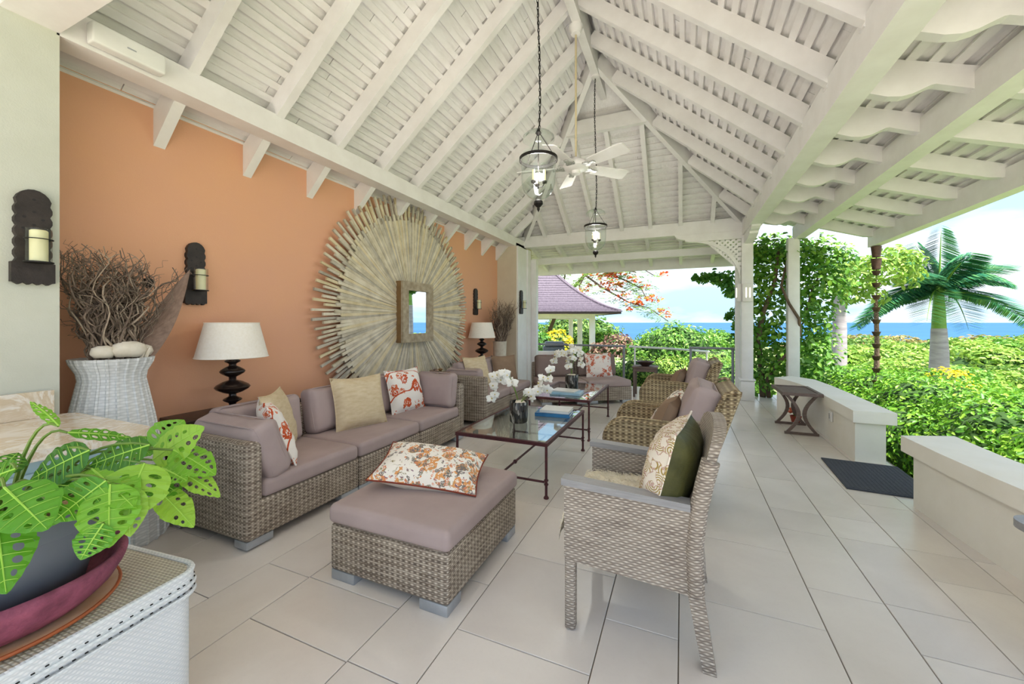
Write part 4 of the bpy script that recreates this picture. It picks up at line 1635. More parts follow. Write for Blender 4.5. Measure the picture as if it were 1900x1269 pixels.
# ------------------------------------------------------------------ wall sconces
def sconce(label, loc, rz, group, s=1.0):
    """plate in x-z plane, front towards -y, origin at plate centre on the wall"""
    p = thing('candle_sconce', label, 'sconce', loc, rz, group)
    H_, W_ = 0.47, 0.145
    pts = []
    n = 12
    zl = -H_ / 2
    # right side up, scalloped edge
    for k in range(17):
        z = zl + 0.11 + (H_ - 0.11 - 0.075) * k / 16
        x = W_ / 2 - (0.012 if k % 3 == 1 else 0.004) - 0.006
        pts.append((x, z))
    for k in range(1, 10):
        a = R(k * 18)
        pts.append(((W_ / 2 - 0.010) * cos(a), H_ / 2 - 0.075 + 0.075 * sin(a)))
    for k in range(17):
        z = zl + 0.11 + (H_ - 0.11 - 0.075) * (16 - k) / 16
        x = -(W_ / 2 - (0.012 if (16 - k) % 3 == 1 else 0.004) - 0.006)
        pts.append((x, z))
    pts += [(-W_ / 2, zl + 0.108), (-W_ / 2, zl + 0.012)]
    for k in range(9):
        pts.append((-W_ / 2 + W_ * (k + 0.5) / 9, zl + (0.0 if k % 2 else 0.012)))
    pts += [(W_ / 2, zl + 0.012), (W_ / 2, zl + 0.108)]
    B().prism(pts, -0.032, 0.0).go('back_plate', M['carved'], p, smooth=False)
    for (x, z) in ((0.0, 0.185), (0.0, 0.125), (-0.032, 0.095), (0.03, 0.09), (0.0, 0.06), (-0.035, 0.04), (-0.03, -0.01), (0.035, 0.0)):
        q = B()
        q.add([(x + 0.007 * cos(a), -0.0325, z + 0.006 * sin(a)) for a in [2 * PI * k / 8 for k in range(8)]], [tuple(range(8))])
        q.go('hole', M['black'], p, smooth=False)
    yc = -0.085
    zb = -0.13
    B().lathe([(0, zb), (0.05, zb), (0.05, zb + 0.006), (0, zb + 0.006)], 20, (0, yc, 0)).box((0, -0.04, zb + 0.003), (0.02, 0.06, 0.006)).go('holder_plate', M['blackiron'], p)
    B().lathe([(0, zb + 0.007), (0.031, zb + 0.007), (0.031, zb + 0.155), (0.026, zb + 0.16), (0, zb + 0.155)], 24, (0, yc, 0)).go('candle', M['candle'], p)
    B().lathe([(0.042, zb + 0.007), (0.042, zb + 0.165), (0.0445, zb + 0.165), (0.0445, zb + 0.007)], 24, (0, yc, 0)).go('glass_chimney', M['glass'], p)
    ring = [(0.047 * cos(a), yc + 0.047 * sin(a), zb + 0.115) for a in [2 * PI * k / 28 for k in range(28)]]
    B().tube(ring, 0.0025, 6, closed=True).box((0, -0.035, zb + 0.115), (0.005, 0.02, 0.005)).go('ring', M['blackiron'], p)
    return p


gS = 'dark carved wooden candle sconces'
s1 = sconce('dark carved candle sconce on the cream near pier', (PX, 0.853, 1.72), PI / 2, gS)
copytree(s1, (WX, 1.78, 1.665), PI / 2, 'dark carved candle sconce between the dried vines and the near lamp')
copytree(s1, (WX, 6.17, 1.665), PI / 2, 'dark carved candle sconce above the far lamp')
copytree(s1, (PX + 0.032, 7.24, 1.70), PI / 2, 'dark carved candle sconce on the white jamb of the far pier')

# ------------------------------------------------------------------ sunburst mirror
sb = thing('sunburst_mirror', 'huge round sunburst of driftwood sticks around a small rectangular mirror', 'mirror', (WX, 4.24, 1.43), 0)
# plane y-z, front towards +x
RM = 1.48
rn = random.Random(9)
stick_mats = [M['stick']]
for (a_, b_) in (('D6CDBA', 'ACA18C'), ('E6DDC9', 'CABDA2'), ('CBC3B4', '9E9584'), ('E4D7B6', 'CDBB92')):
    stick_mats.append(plain('driftwood_stick_%d' % len(stick_mats), a_, b_, 7, 0.75, bump=0.3, bscale=50))
NS = 192
for k in range(NS):
    a = 2 * PI * k / NS + rn.uniform(-0.004, 0.004)
    lay = k % 2
    r0 = 0.42 if lay == 0 else 0.30
    r1 = RM * (1.0 - (0.0 if lay == 0 else 0.06)) + rn.uniform(-0.02, 0.02)
    x = 0.075 + 0.024 * lay + rn.uniform(-0.004, 0.004)
    ca, sa = cos(a), sin(a)
    if sa < 0:
        r1 = min(r1, 1.40 / -sa)
    wd = rn.uniform(0.021, 0.028)
    tk = 0.011
    tv = Vector((0, -sa, ca))
    dv = Vector((0, ca, sa))
    o0 = Vector((x, 0, 0)) + dv * r0
    o1 = Vector((x + rn.uniform(-.008, .012), 0, 0)) + dv * r1
    nx_ = Vector((1, 0, 0))
    q = B()
    q.hexa([o0 - tv * wd * .35 - nx_ * tk, o1 - tv * wd * .55 - nx_ * tk, o1 + tv * wd * .55 - nx_ * tk, o0 + tv * wd * .35 - nx_ * tk,
            o0 - tv * wd * .35 + nx_ * tk, o1 - tv * wd * .55 + nx_ * tk, o1 + tv * wd * .55 + nx_ * tk, o0 + tv * wd * .35 + nx_ * tk])
    q.go('stick', rn.choice(stick_mats), sb, smooth=False)
# inner shorter layer filling the disc, in front
NI = 204
for k in range(NI):
    a = 2 * PI * (k + 0.5) / NI
    ca, sa = cos(a), sin(a)
    r1 = RM * (0.80 if k % 2 else 0.84) + rn.uniform(-0.015, 0.015)
    r0 = 0.26
    x = 0.118 + rn.uniform(-0.006, 0.006)
    tv = Vector((0, -sa, ca))
    dv = Vector((0, ca, sa))
    nx_ = Vector((1, 0, 0))
    wd = 0.0335
    o0 = Vector((x, 0, 0)) + dv * r0
    o1 = Vector((x, 0, 0)) + dv * r1
    q = B()
    q.hexa([o0 - tv * .009 - nx_ * .008, o1 - tv * wd * .5 - nx_ * .008, o1 + tv * wd * .5 - nx_ * .008, o0 + tv * .009 - nx_ * .008,
            o0 - tv * .009 + nx_ * .008, o1 - tv * wd * .5 + nx_ * .008, o1 + tv * wd * .5 + nx_ * .008, o0 + tv * .009 + nx_ * .008])
    q.go('slat', rn.choice(stick_mats), sb, smooth=False)
B().lathe([(0, -0.01), (0.85, -0.01), (0.85, 0.01), (0, 0.01)], 40).go('hub_board', M['mframe_s'], sb, smooth=False)
hb = [o for o in sb.children if o.name.startswith('hub_board')][0]
hb.rotation_euler = (0, PI / 2, 0)
hb.location = (0.03, 0, 0)
FW, FH = 0.32, 0.385
q = B()
for (y0, y1, z0, z1) in ((-FW, FW, FH - .11, FH), (-FW, FW, -FH, -FH + .11), (-FW, -FW + .11, -FH + .11, FH - .11), (FW - .11, FW, -FH + .11, FH - .11)):
    q.b2(0.20, 0.235, y0, y1, z0, z1)
q.go('mirror_frame', M['mframe'], sb, smooth=False)
q = B()
for (y0, y1, z0, z1) in ((-FW, FW, FH - .03, FH - .005), (-FW, FW, -FH + .005, -FH + .03), (-FW + .004, -FW + .03, -FH, FH), (FW - .03, FW - .004, -FH, FH)):
    q.b2(0.05, 0.20, y0, y1, z0, z1)
q.go('frame_box', M['mframe_s'], sb, smooth=False)
B().b2(0.20, 0.212, -FW + .105, FW - .105, -FH + .105, FH - .105).go('mirror_glass', M['mirror'], sb, smooth=False)


# ------------------------------------------------------------------ vases with dried vines
def curl_path(rn, base, top, amp, n=22, tight=9):
    P = []
    ph1, ph2 = rn.uniform(0, 6), rn.uniform(0, 6)
    f1, f2 = rn.uniform(0.7, 1.3) * tight, rn.uniform(0.7, 1.3) * tight
    for k in range(n):
        t = k / (n - 1)
        p = Vector(base).lerp(Vector(top), t)
        w_ = amp * (0.25 + t)
        p += Vector((w_ * sin(f1 * t * 2 + ph1), w_ * cos(f2 * t * 2 + ph2), w_ * 0.5 * sin(f1 * t * 3 + ph2)))
        P.append(p)
    return P


def vine_vase(label, loc, prof, mat, n_v, height, spread, group, seed, lean=(0, 0), leaf=True, tall=None):
    p = thing('dried_vine_vase', label, 'vase', loc, 0, group)
    B().lathe(prof, 36).go('vase', mat, p, ang=0.8)
    zr = max(z for r, z in prof)
    rn = random.Random(seed)
    bundle = B()
    bundle2 = B()
    for k in range(n_v):
        a = rn.uniform(0, 2 * PI)
        q = rn.uniform(0.02, 0.085)
        a2 = a + rn.uniform(-0.5, 0.5)
        h = height * rn.uniform(0.45, 1.0)
        sp = spread * rn.uniform(0.2, 1.0) * (0.5 + 0.5 * h / height)
        base = (q * cos(a), q * sin(a), zr - 0.1)
        top = (sp * cos(a2) * 0.55 + lean[0] * h, sp * sin(a2) + lean[1] * h, zr + h)
        pth = curl_path(rn, base, top, rn.uniform(0.018, 0.04), 20, rn.uniform(6, 13))
        r0 = rn.uniform(0.004, 0.0095)
        (bundle if k % 3 else bundle2).tube(pth, [r0 * (1.1 - 0.8 * i / 19) for i in range(20)], 5, cap=False)
        # side tendrils
        for _ in range(4):
            i0 = rn.randrange(8, 18)
            s0_ = pth[i0]
            e0_ = s0_ + Vector((rn.uniform(-.07, .07), rn.uniform(-.10, .10), rn.uniform(.0, .13)))
            bundle.tube(curl_path(rn, s0_, e0_, 0.012, 9, 7), [0.0024 * (1 - 0.7 * i / 8) for i in range(9)], 4, cap=False)
    bundle.go('dried_vines', M['vine'], p, ang=3)
    bundle2.go('pale_vines', M['vine2'], p, ang=3)
    return p


gv = 'vases of dried vines'
profv = [(0, 0), (0.23, 0), (0.245, 0.02), (0.24, 0.30), (0.215, 0.52), (0.18, 0.74), (0.15, 0.90), (0.138, 0.965), (0.145, 1.01), (0.172, 1.065), (0.178, 1.09),
         (0.168, 1.09), (0.15, 1.06), (0.12, 1.03), (0, 1.03)]
V1 = (-3.10, 1.21, 0)
v1 = vine_vase('tall whitewashed woven vase of curly dried vines at the near pier', V1, profv, M['wickvase'], 180, 0.66, 0.25, gv, 4)
# ribs of the woven vase
for k in range(24):
    a = 2 * PI * k / 24
    B().tube([((r + 0.001) * cos(a), (r + 0.001) * sin(a), z) for r, z in profv[1:11]], 0.0085, 5).go('rib', M['wickvase'], v1)
# tall twist at the right and a dark pod
B().tube(curl_path(random.Random(3), (0.03, 0.06, 1.03), (0.0, 0.30, 1.66), 0.03, 26, 8), [0.008 * (1 - 0.6 * i / 25) for i in range(26)], 6).go('twisted_vine', M['vine'], v1)
for j in range(7):
    B().tube(curl_path(random.Random(30 + j), (0.03, 0.05, 1.03), (0.0 + 0.01 * j, 0.27 + 0.012 * j, 1.58 + 0.014 * j), 0.035, 26, 8), [0.004 * (1 - 0.6 * i / 25) for i in range(26)], 5).go('twisted_vine', M['vine'], v1)
B().lathe([(0, -0.035), (0.026, -0.02), (0.034, 0.005), (0.022, 0.03), (0, 0.034)], 14, (-0.05, 0.19, 1.55)).go('seed_pod', M['black'], v1)


def podleaf(a, c):
    t = a
    v = 2 * c - 1
    L = 0.74
    wd = 0.062 * sin(PI * (0.06 + 0.94 * t) ** 0.85) ** 0.9
    d = Vector((-0.11, 0.34, 0.66)).normalized()
    side = d.cross(Vector((0.93, -0.36, 0.25))).normalized()
    nrm = d.cross(side).normalized()
    p = Vector((0.06, 0.09, 1.02)) + d * L * t + side * v * wd + nrm * (0.05 * (v * v) * wd * 8 * 0.25 + 0.03 * sin(PI * t))
    return p


B().sheet(podleaf, 22, 8).go('dried_leaf', M['dryleaf'], v1, ang=3)
for (dx, dy, rr0, hh) in ((0.08, -0.075, 0.055, 0.07), (0.095, 0.035, 0.085, 0.09), (0.03, 0.125, 0.055, 0.065)):
    st_ = thing('coral_stone', {-0.075: 'small white stone at the left of the woven vase mouth', 0.035: 'large white coral stone in the middle of the woven vase mouth',
                               0.125: 'small white stone at the right of the woven vase mouth'}[dy], 'stone', (V1[0] + dx, V1[1] + dy, 1.095), 0, 'stones in the woven vase')
    b = B().lathe([(0, 0), (rr0 * .7, 0.002), (rr0, hh * .4), (rr0 * .85, hh * .8), (rr0 * .4, hh), (0, hh * 1.02)], 16)
    b.v = [(x * 0.7 + 0.006 * mnoise.noise(Vector((x * 30, y * 30, z * 30))), y, z + 0.008 * mnoise.noise(Vector((x * 20 + 3, y * 20, z * 20)))) for x, y, z in b.v]
    b.go('stone_body', M['stone'], st_, ang=3)
for k, (dx, dy) in enumerate(((0.10, 0.085), (0.105, 0.105), (0.085, 0.115))):
    B().tube([(dx, dy, 1.07), (dx + .01, dy + .01, 1.12), (dx + .012, dy + .02, 1.145)], [0.009, 0.011, 0.007], 7).go('coral_twig', M['stone'], v1)
proff = [(0, 0), (0.12, 0), (0.125, 0.3), (0.12, 0.7), (0.125, 0.92), (0.135, 0.95), (0.12, 0.95), (0.10, 0.90), (0, 0.90)]
vine_vase('slim cream vase of dried vines in the far corner', (-3.10, 6.62, 0), proff, M['paleC'], 150, 0.78, 0.42, gv, 8, lean=(0.10, 0.10))

# dried flowers on the small table between the sofas
df = thing('dried_flower_bowl', 'low dark bowl of brown dried flowers between the two sofas', 'dried flowers', (-2.72, 4.10, 0.56), 0)
B().lathe([(0, 0), (0.07, 0), (0.10, 0.04), (0.11, 0.07), (0.10, 0.07), (0.08, 0.03), (0, 0.03)], 22).go('bowl', M['lampbase'], df)
rn = random.Random(12)
for k in range(22):
    a, q, z = rn.uniform(0, 6.3), rn.uniform(0, 0.13), rn.uniform(0.07, 0.19)
    col = rn.choice([M['dryleaf'], M['vine'], M['mframe_s'], M['cream_lin']])
    B().lathe([(0, -0.02), (0.022, -0.008), (0.030, 0.006), (0.016, 0.016), (0.006, 0.01), (0, 0.012)], 9, (q * cos(a), q * sin(a), z)).go('dried_bloom', col, df)

# ------------------------------------------------------------------ lanterns, fan
def bell_lantern(label, loc, ztop, group):
    """glass bell lantern; origin at the ring"""
    p = thing('bell_lantern', label, 'pendant light', loc, 0, group)
    rr0 = 0.142
    # ring band
    B().lathe([(rr0, -0.012), (rr0 + 0.006, -0.012), (rr0 + 0.006, 0.012), (rr0, 0.012), (rr0, -0.012)], 40).go('ring', M['blackiron'], p)
    prof = [(0.138, 0.03), (0.134, 0.0), (0.132, -0.06), (0.134, -0.13), (0.130, -0.19), (0.112, -0.245), (0.08, -0.285), (0.04, -0.305), (0.012, -0.31)]
    B().lathe(prof + [(r - 0.003, z + 0.001) for r, z in reversed(prof)], 40).go('glass_bell', M['glass'], p, ang=3)
    B().lathe([(0.0, -0.305), (0.018, -0.31), (0.034, -0.325), (0.036, -0.345), (0.02, -0.365), (0.010, -0.372), (0.012, -0.385), (0, -0.41)], 16).go('finial', M['blackiron'], p)
    # smoke dome
    dome = [(0.125, 0.15), (0.122, 0.175), (0.095, 0.20), (0.05, 0.215), (0.012, 0.22)]
    B().lathe(dome + [(r - 0.003, z - 0.003) for r, z in reversed(dome)], 36).go('smoke_dome', M['glass'], p, ang=3)
    B().lathe([(0, 0.19), (0.012, 0.19), (0.024, 0.205), (0.014, 0.222), (0.008, 0.24), (0, 0.24)], 14).go('hub', M['blackiron'], p)
    for k in range(3):
        a = 2 * PI * k / 3 + 0.5
        B().tube([(0.012 * cos(a), 0.012 * sin(a), 0.20), (0.06 * cos(a), 0.06 * sin(a), 0.13), (rr0 * cos(a), rr0 * sin(a), 0.01)], 0.003, 6).go('hanger', M['blackiron'], p)
    B().tube([(0, 0, 0.2), (0, 0, -0.225)], 0.004, 8).go('rod', M['blackiron'], p)
    cl = thing('candle_cluster', None, None)
    cl.parent = p
    bpy.data.objects.remove(cl)
    arm_b = B()
    for k in range(3):
        a = 2 * PI * k / 3
        arm_b.tube([(0, 0, -0.21), (0.03 * cos(a), 0.03 * sin(a), -0.215), (0.05 * cos(a), 0.05 * sin(a), -0.19)], 0.004, 6)
        arm_b.lathe([(0, -0.195), (0.017, -0.19), (0.019, -0.175), (0.012, -0.17), (0, -0.17)], 12, (0.05 * cos(a), 0.05 * sin(a), 0))
    ao = arm_b.go('candle_arms', M['blackiron'], p)
    for k in range(3):
        a = 2 * PI * k / 3
        B().lathe([(0, -0.17), (0.010, -0.17), (0.010, -0.09), (0, -0.088)], 12, (0.05 * cos(a), 0.05 * sin(a), 0)).go('candle_sleeve', M['candle'], ao)
    ld = bpy.data.lights.new('lantern_fill', 'POINT')  # fill light added to brighten the ceiling; the lantern itself is unlit
    ld.energy = LANTERN_FILL_W
    ld.shadow_soft_size = 0.05
    ld.color = (1.0, 0.96, 0.92)
    lo = bpy.data.objects.new('lantern_fill', ld)
    COL.objects.link(lo)
    lo.parent = p
    lo.location = (0, 0, -0.05)
    # chain
    z = 0.235
    zt_ = ztop - loc[2]
    lk = 0.034
    ring_pts = [(0.0075 * cos(t), 0, 0.019 * sin(t)) for t in [2 * PI * i / 10 for i in range(10)]]
    first = None
    i = 0
    co = B()
    while z < zt_:
        off = 0.012 * sin(z * 3.1)
        pts = []
        for (x, y, zz) in ring_pts:
            pts.append((x + off, y, zz + z + 0.012) if i % 2 == 0 else (off, x, zz + z + 0.012))
        co.tube(pts, 0.0028, 5, closed=True)
        z += 0.029
        i += 1
    co.tube([(0.012 * sin(zz * 3.1) + 0.006 * sin(zz * 17), 0.005, zz) for zz in np.linspace(0.235, zt_, 26)], 0.0028, 5)
    co.go('chain', M['blackiron'], p, ang=3)
    B().lathe([(0, zt_ - 0.03), (0.05, zt_ - 0.02), (0.055, zt_), (0, zt_)], 18).go('canopy', M['paint'], p)
    return p


LANTERN_FILL_W = 9.5
gP = 'glass bell lanterns hanging from the ridge'
bell_lantern('larger looking glass bell lantern hanging on a chain in front of the fan', (-1.02, 2.884, 2.561), ZR - 0.12, gP)
bell_lantern('farther glass bell lantern hanging under the hip end of the roof', (-1.02, 5.086, 2.536), ZR - 0.12, gP)

fan = thing('ceiling_fan', 'white five-bladed ceiling fan on a long cream rod', 'fan', (-1.04, 4.14, 2.96), 0)
M['creamrod'] = plain('cream_rod', 'D9C9A4', 'CDBD96', 6, 0.4)
B().tube([(0, 0, 0.08), (0.0, 0, ZR - 0.12 - 2.96)], 0.011, 10).go('downrod', M['creamrod'], fan)
B().lathe([(0, ZR - 3.08 - 0.10), (0.05, ZR - 3.08 - 0.09), (0.075, ZR - 3.08 - 0.02), (0.075, ZR - 3.08), (0, ZR - 3.08)], 20).go('canopy', M['paint'], fan)
B().lathe([(0, 0.10), (0.03, 0.10), (0.05, 0.075), (0.11, 0.055), (0.135, 0.02), (0.135, -0.01), (0.10, -0.035), (0.05, -0.045), (0.045, -0.075), (0, -0.08)], 28).go('motor', M['paint'], fan)
M['chromeish'] = plain('ornate_white_metal', 'D8D8D4', '6E6E6A', 70, 0.35, metal=0.3, bump=0.6, bscale=60)
for k in range(5):
    a = R(-28 + 72 * k)
    br = B()
    br.box((0.175, 0, -0.012), (0.15, 0.05, 0.012), ry=0.05)
    br.lathe([(0, -0.02), (0.05, -0.018), (0.05, -0.002), (0, 0)], 10, (0.14, 0, 0))
    bo = br.go('blade_iron', M['chromeish'], fan)
    bo.rotation_euler = (0, 0, a)
    q = B()
    out = [(0.20, -0.055), (0.60, -0.072), (0.63, -0.06), (0.635, 0.06), (0.60, 0.072), (0.20, 0.055)]
    q.prism(out, -0.006, 0.004, 'z')
    q.v = [(x, y * 1.08, z - y * 0.30) for x, y, z in q.v]
    bl = q.go('blade', M['paint'], fan, smooth=False)
    bl.rotation_euler = (0, 0, a)

# speaker on the beam
spk = thing('beam_speaker', 'slim white speaker mounted on the near left beam', 'speaker', (PX + 0.045, 1.21, 2.865), 0)
B().rbox((0, 0, 0), (0.07, 0.33, 0.115), 0.012, 2).go('cabinet', M['speaker'], spk)
B().box((0.036, 0.0, -0.005), (0.002, 0.04, 0.007)).go('badge', M['alu'], spk, smooth=False)
B().box((-0.03, 0, 0.0), (0.03, 0.08, 0.05)).go('bracket', M['speaker'], spk, smooth=False)

# wall lights on the lattice post
def post_light(label, loc, rz):
    p = thing('post_light', label, 'wall light', loc, rz, 'lit boxes on the lattice post')
    B().rbox((0, -0.035, 0), (0.15, 0.06, 0.30), 0.006, 1).go('housing', M['frost'], p)
    for sx in (-0.028, 0.028):
        B().box((sx, -0.066, 0.0), (0.012, 0.003, 0.16)).go('light_slit', M['bulb'], p, smooth=False)
    B().box((0, -0.004, 0.0), (0.10, 0.012, 0.2)).go('back_plate', M['paint'], p, smooth=False)
    return p


post_light('lit white box light on the front of the lattice post', (1.0, 7.535, 1.79), 0)
post_light('lit box light on the left side of the lattice post', (0.915, 7.62, 1.80), -PI / 2)

# ------------------------------------------------------------------ marble counter, chest, potted swiss-cheese plant
mc = thing('marble_counter', 'cream marble counter with pale blue cabinet against the near pier', 'counter', (-2.57, 0.2, 0), 0)
def rrect(x0, x1, y0, y1, r, n=6):
    pts = []
    for (cx, cy, a0) in ((x1 - r, y1 - r, 0), (x0 + r, y1 - r, 90), (x0 + r, y0 + r, 180), (x1 - r, y0 + r, 270)):
        for k in range(n + 1):
            a = R(a0 + 90 * k / n)
            pts.append((cx + r * cos(a), cy + r * sin(a)))
    return pts


B().prism(rrect(-0.39, 0.38, -1.2, 0.80, 0.05), 0.785, 0.825, 'z').go('worktop', M['marble'], mc, smooth=False)
B().b2(-0.39, -0.365, -1.2, 0.72, 0.826, 0.955).go('backsplash', M['marble'], mc, smooth=False)
cb = B().b2(-0.37, 0.31, -1.18, 0.74, 0.0, 0.785).go('cabinet', M['blue'], mc, smooth=False)
for k in range(3):
    dr = B().rbox((0.317, -0.85 + 0.62 * k, 0.40), (0.02, 0.56, 0.66), 0.004, 1).go('door', M['blue'], mc)
    B().lathe([(0, 0), (0.014, 0.004), (0.012, 0.02), (0, 0.022)], 10, (0.335, -0.63 + 0.62 * k, 0.55)).go('knob', M['alu'], dr)

wc = thing('wicker_chest', 'white painted wicker chest in the lower left corner', 'chest', (-1.685, 0.135, 0), R(6))
CH = 0.5
B().prism(rrect(-0.29, 0.29, -0.62, 0.62, 0.06), 0.0, CH - 0.06, 'z').go('body', M['wickw'], wc, ang=0.5)
lid = B().prism(rrect(-0.30, 0.30, -0.63, 0.63, 0.065), CH - 0.056, CH - 0.004, 'z').go('lid', M['wickw'], wc, ang=0.5)
B().prism(rrect(-0.285, 0.285, -0.615, 0.615, 0.055), CH - 0.01, CH - 0.0015, 'z').go('woven_top', M['wickt'], lid, ang=0.5)
B().tube([(x, y, CH - 0.004) for x, y in rrect(-0.295, 0.295, -0.625, 0.625, 0.06)], 0.009, 7, closed=True).go('rim_braid', M['wickw'], lid)
for zz in (CH - 0.032, CH - 0.058):
    st_b = B()
    loop = rrect(-0.302, 0.302, -0.632, 0.632, 0.066, 8)
    P2 = [Vector((x, y, zz)) for x, y in loop]
    P2.append(P2[0])
    # stitches: short dark dashes
    tot = 0
    for a_, b_ in zip(P2[:-1], P2[1:]):
        L = (b_ - a_).length
        d = (b_ - a_).normalized()
        s = 0
        while s < L:
            if int((tot + s) / 0.012) % 2 == 0:
                c = a_ + d * (s + 0.004)
                st_b.box(c, (0.0065, 0.003, 0.0024), rz=math.atan2(d.y, d.x))
            s += 0.012
        tot += L
    st_b.go('stitching', M['blackiron'], lid, smooth=False)
    B().tube([(x, y, zz - 0.012) for x, y in rrect(-0.301, 0.301, -0.631, 0.631, 0.066)], 0.007, 6, closed=True).go('lid_braid', M['wickw'], lid)

PXc, PYc = -1.70, 0.42
ds = thing('clay_dish', 'glazed cream clay dish with brown rim under the plum bowl', 'dish', (PXc, PYc, CH), 0)
B().lathe([(0, 0), (0.215, 0.0), (0.235, 0.006), (0.245, 0.016), (0.235, 0.016), (0.21, 0.010), (0, 0.010)], 48).go('dish_body', M['disc'], ds)
B().tube([(0.243 * cos(a), 0.243 * sin(a), 0.013) for a in [2 * PI * k / 48 for k in range(48)]], 0.005, 6, closed=True).go('rim', M['terra'], ds)
bw = thing('clay_bowl', 'rough plum red clay bowl holding the grey plant pot', 'bowl', (PXc, PYc, CH + 0.012), 0)
b = B().lathe([(0, 0.0), (0.17, 0.0), (0.205, 0.01), (0.235, 0.04), (0.258, 0.085), (0.262, 0.10), (0.255, 0.112), (0.243, 0.108), (0.225, 0.06), (0.195, 0.025), (0, 0.02)], 56)
b.v = [(x * (1 + 0.014 * mnoise.noise(Vector((x * 9, y * 9, z * 12)))), y * (1 + 0.014 * mnoise.noise(Vector((x * 9, y * 9, z * 12)))),
        z + 0.012 * mnoise.noise(Vector((x * 6 + 4, y * 6, 2))) * (z > 0.03)) for x, y, z in b.v]
b.go('bowl_body', M['bowlred'], bw, ang=3)
pt_ = thing('potted_monstera', 'swiss cheese plant in a slate grey pot on the wicker chest', 'potted plant', (PXc, PYc, CH + 0.034), 0)
B().lathe([(0, 0), (0.155, 0), (0.168, 0.01), (0.205, 0.17), (0.212, 0.20), (0.222, 0.205), (0.228, 0.26), (0.222, 0.268), (0.21, 0.262), (0.205, 0.225), (0, 0.225)], 48).go('pot', M['potgrey'], pt_)
so_ = B().lathe([(0, 0.24), (0.1, 0.238), (0.2, 0.23), (0, 0.226)], 30)
so_.go('mulch', M['soil'], pt_)


def fenestrated(name, L, Wd, parent, mat, bands=7, seed=0, droop=0.35, cup=0.12):
    """leaf blade with a midrib, lateral veins and an oval hole between each pair of veins; base at origin, tip along +x"""
    rn = random.Random(seed)
    b = B()

    def width(t):
        return Wd * (sin(PI * (t ** 0.72)) ** 0.75) * (0.9 if t < 0.5 else 1.0 - 0.15 * (t - 0.5)) + 0.0

    def P(t, s):
        # s in [-1,1] across; veins sweep forward towards the edge
        a = abs(s)
        tt = min(1.0, max(0.0, t + 0.16 * a * (1 - t) * t * 3.2 * 0.6))
        wdt = width(min(0.999, max(0.001, tt)))
        x = L * tt
        y = s * wdt
        z = -droop * L * tt * tt - cup * wdt * a * a * 1.3 + 0.10 * wdt * a
        z += 0.012 * L * sin(bands * 2 * PI * t) * a
        return (x, y, z)
    N8 = 8
    for sgn in (-1, 1):
        for i in range(bands):
            t0, t1 = i / bands, (i + 1) / bands
            sa, sb_ = 0.16, 0.88
            # inner strip beside the midrib, outer strip at the margin
            for (s0_, s1_) in ((0, sa), (sb_, 1.0)):
                q = []
                for k in range(5):
                    t = t0 + (t1 - t0) * k / 4
                    q.append((P(t, sgn * s0_), P(t, sgn * s1_)))
                for k in range(4):
                    b.add([q[k][0], q[k + 1][0], q[k + 1][1], q[k][1]], [(0, 1, 2, 3)])
            # band with oval hole
            has = 0 < i < bands - 1 and rn.random() < 0.9
            h0, h1 = (0.18, 0.18 + rn.uniform(0.3, 0.62))
            hw_ = rn.uniform(0.2, 0.34)
            outer, inner = [], []
            M8 = 16
            for k in range(M8):
                a = 2 * PI * k / M8
                ca, sa_ = cos(a), sin(a)
                m = max(abs(ca), abs(sa_))
                ou = (0.5 + 0.5 * ca / m, 0.5 + 0.5 * sa_ / m)
                outer.append(P(t0 + (t1 - t0) * ou[1], sgn * (sa + (sb_ - sa) * ou[0])))
                ic = ((h0 + h1) / 2 + (h1 - h0) / 2 * ca, 0.5 + hw_ * sa_)
                inner.append(P(t0 + (t1 - t0) * ic[1], sgn * (sa + (sb_ - sa) * ic[0])))
            for k in range(M8):
                l_ = (k + 1) % M8
                b.add([outer[k], outer[l_], inner[l_], inner[k]], [(0, 1, 2, 3)])
            if not has:
                b.add(inner, [tuple(range(M8))])
    o = b.go(name, mat, parent, ang=3)
    rib = B().tube([P(t, 0) for t in (0.0, 0.2, 0.4, 0.6, 0.8, 0.98)], [0.0026, 0.0024, 0.002, 0.0016, 0.0012, 0.0006], 5)
    for i in range(1, bands):
        for sgn in (-1, 1):
            rib.tube([P(i / bands, sgn * s) for s in (0.02, 0.3, 0.6, 0.9)], [0.0009, 0.0008, 0.0006, 0.0004], 4)
    rib.v = [(x, y, z + 0.001) for x, y, z in rib.v]
    rib.go('vein', M['veins'], o)
    return o


M['veins'] = plain('pale_leaf_vein', 'A4CF52', '93C244', 20, 0.5)


def monleaf(name, a, b):
    N = Nodes(name)
    v = N.coord('Object')
    c = N.mix(N.noise(v, 9, 3, 0.6), lin(a), lin(b))
    N.l(c, N.p.inputs['Base Color'])
    N.p.inputs['Roughness'].default_value = 0.35
    tr_ = N.n('BsdfTranslucent')
    N.l(c, tr_.inputs['Color'])
    mx = N.n('MixShader')
    mx.inputs[0].default_value = 0.35
    N.l(N.p.outputs[0], mx.inputs[1])
    N.l(tr_.outputs[0], mx.inputs[2])
    N.l(mx.outputs[0], N.out.inputs['Surface'])
    return N.m


mons = [monleaf('monstera_leaf_bright', '8CC63A', '75B52C'), monleaf('monstera_leaf_mid', '6BAE2C', '579A24'), monleaf('monstera_leaf_dark', '4C8A25', '3C7520'),
        monleaf('monstera_leaf_lime', 'A9D24C', '92C53C')]
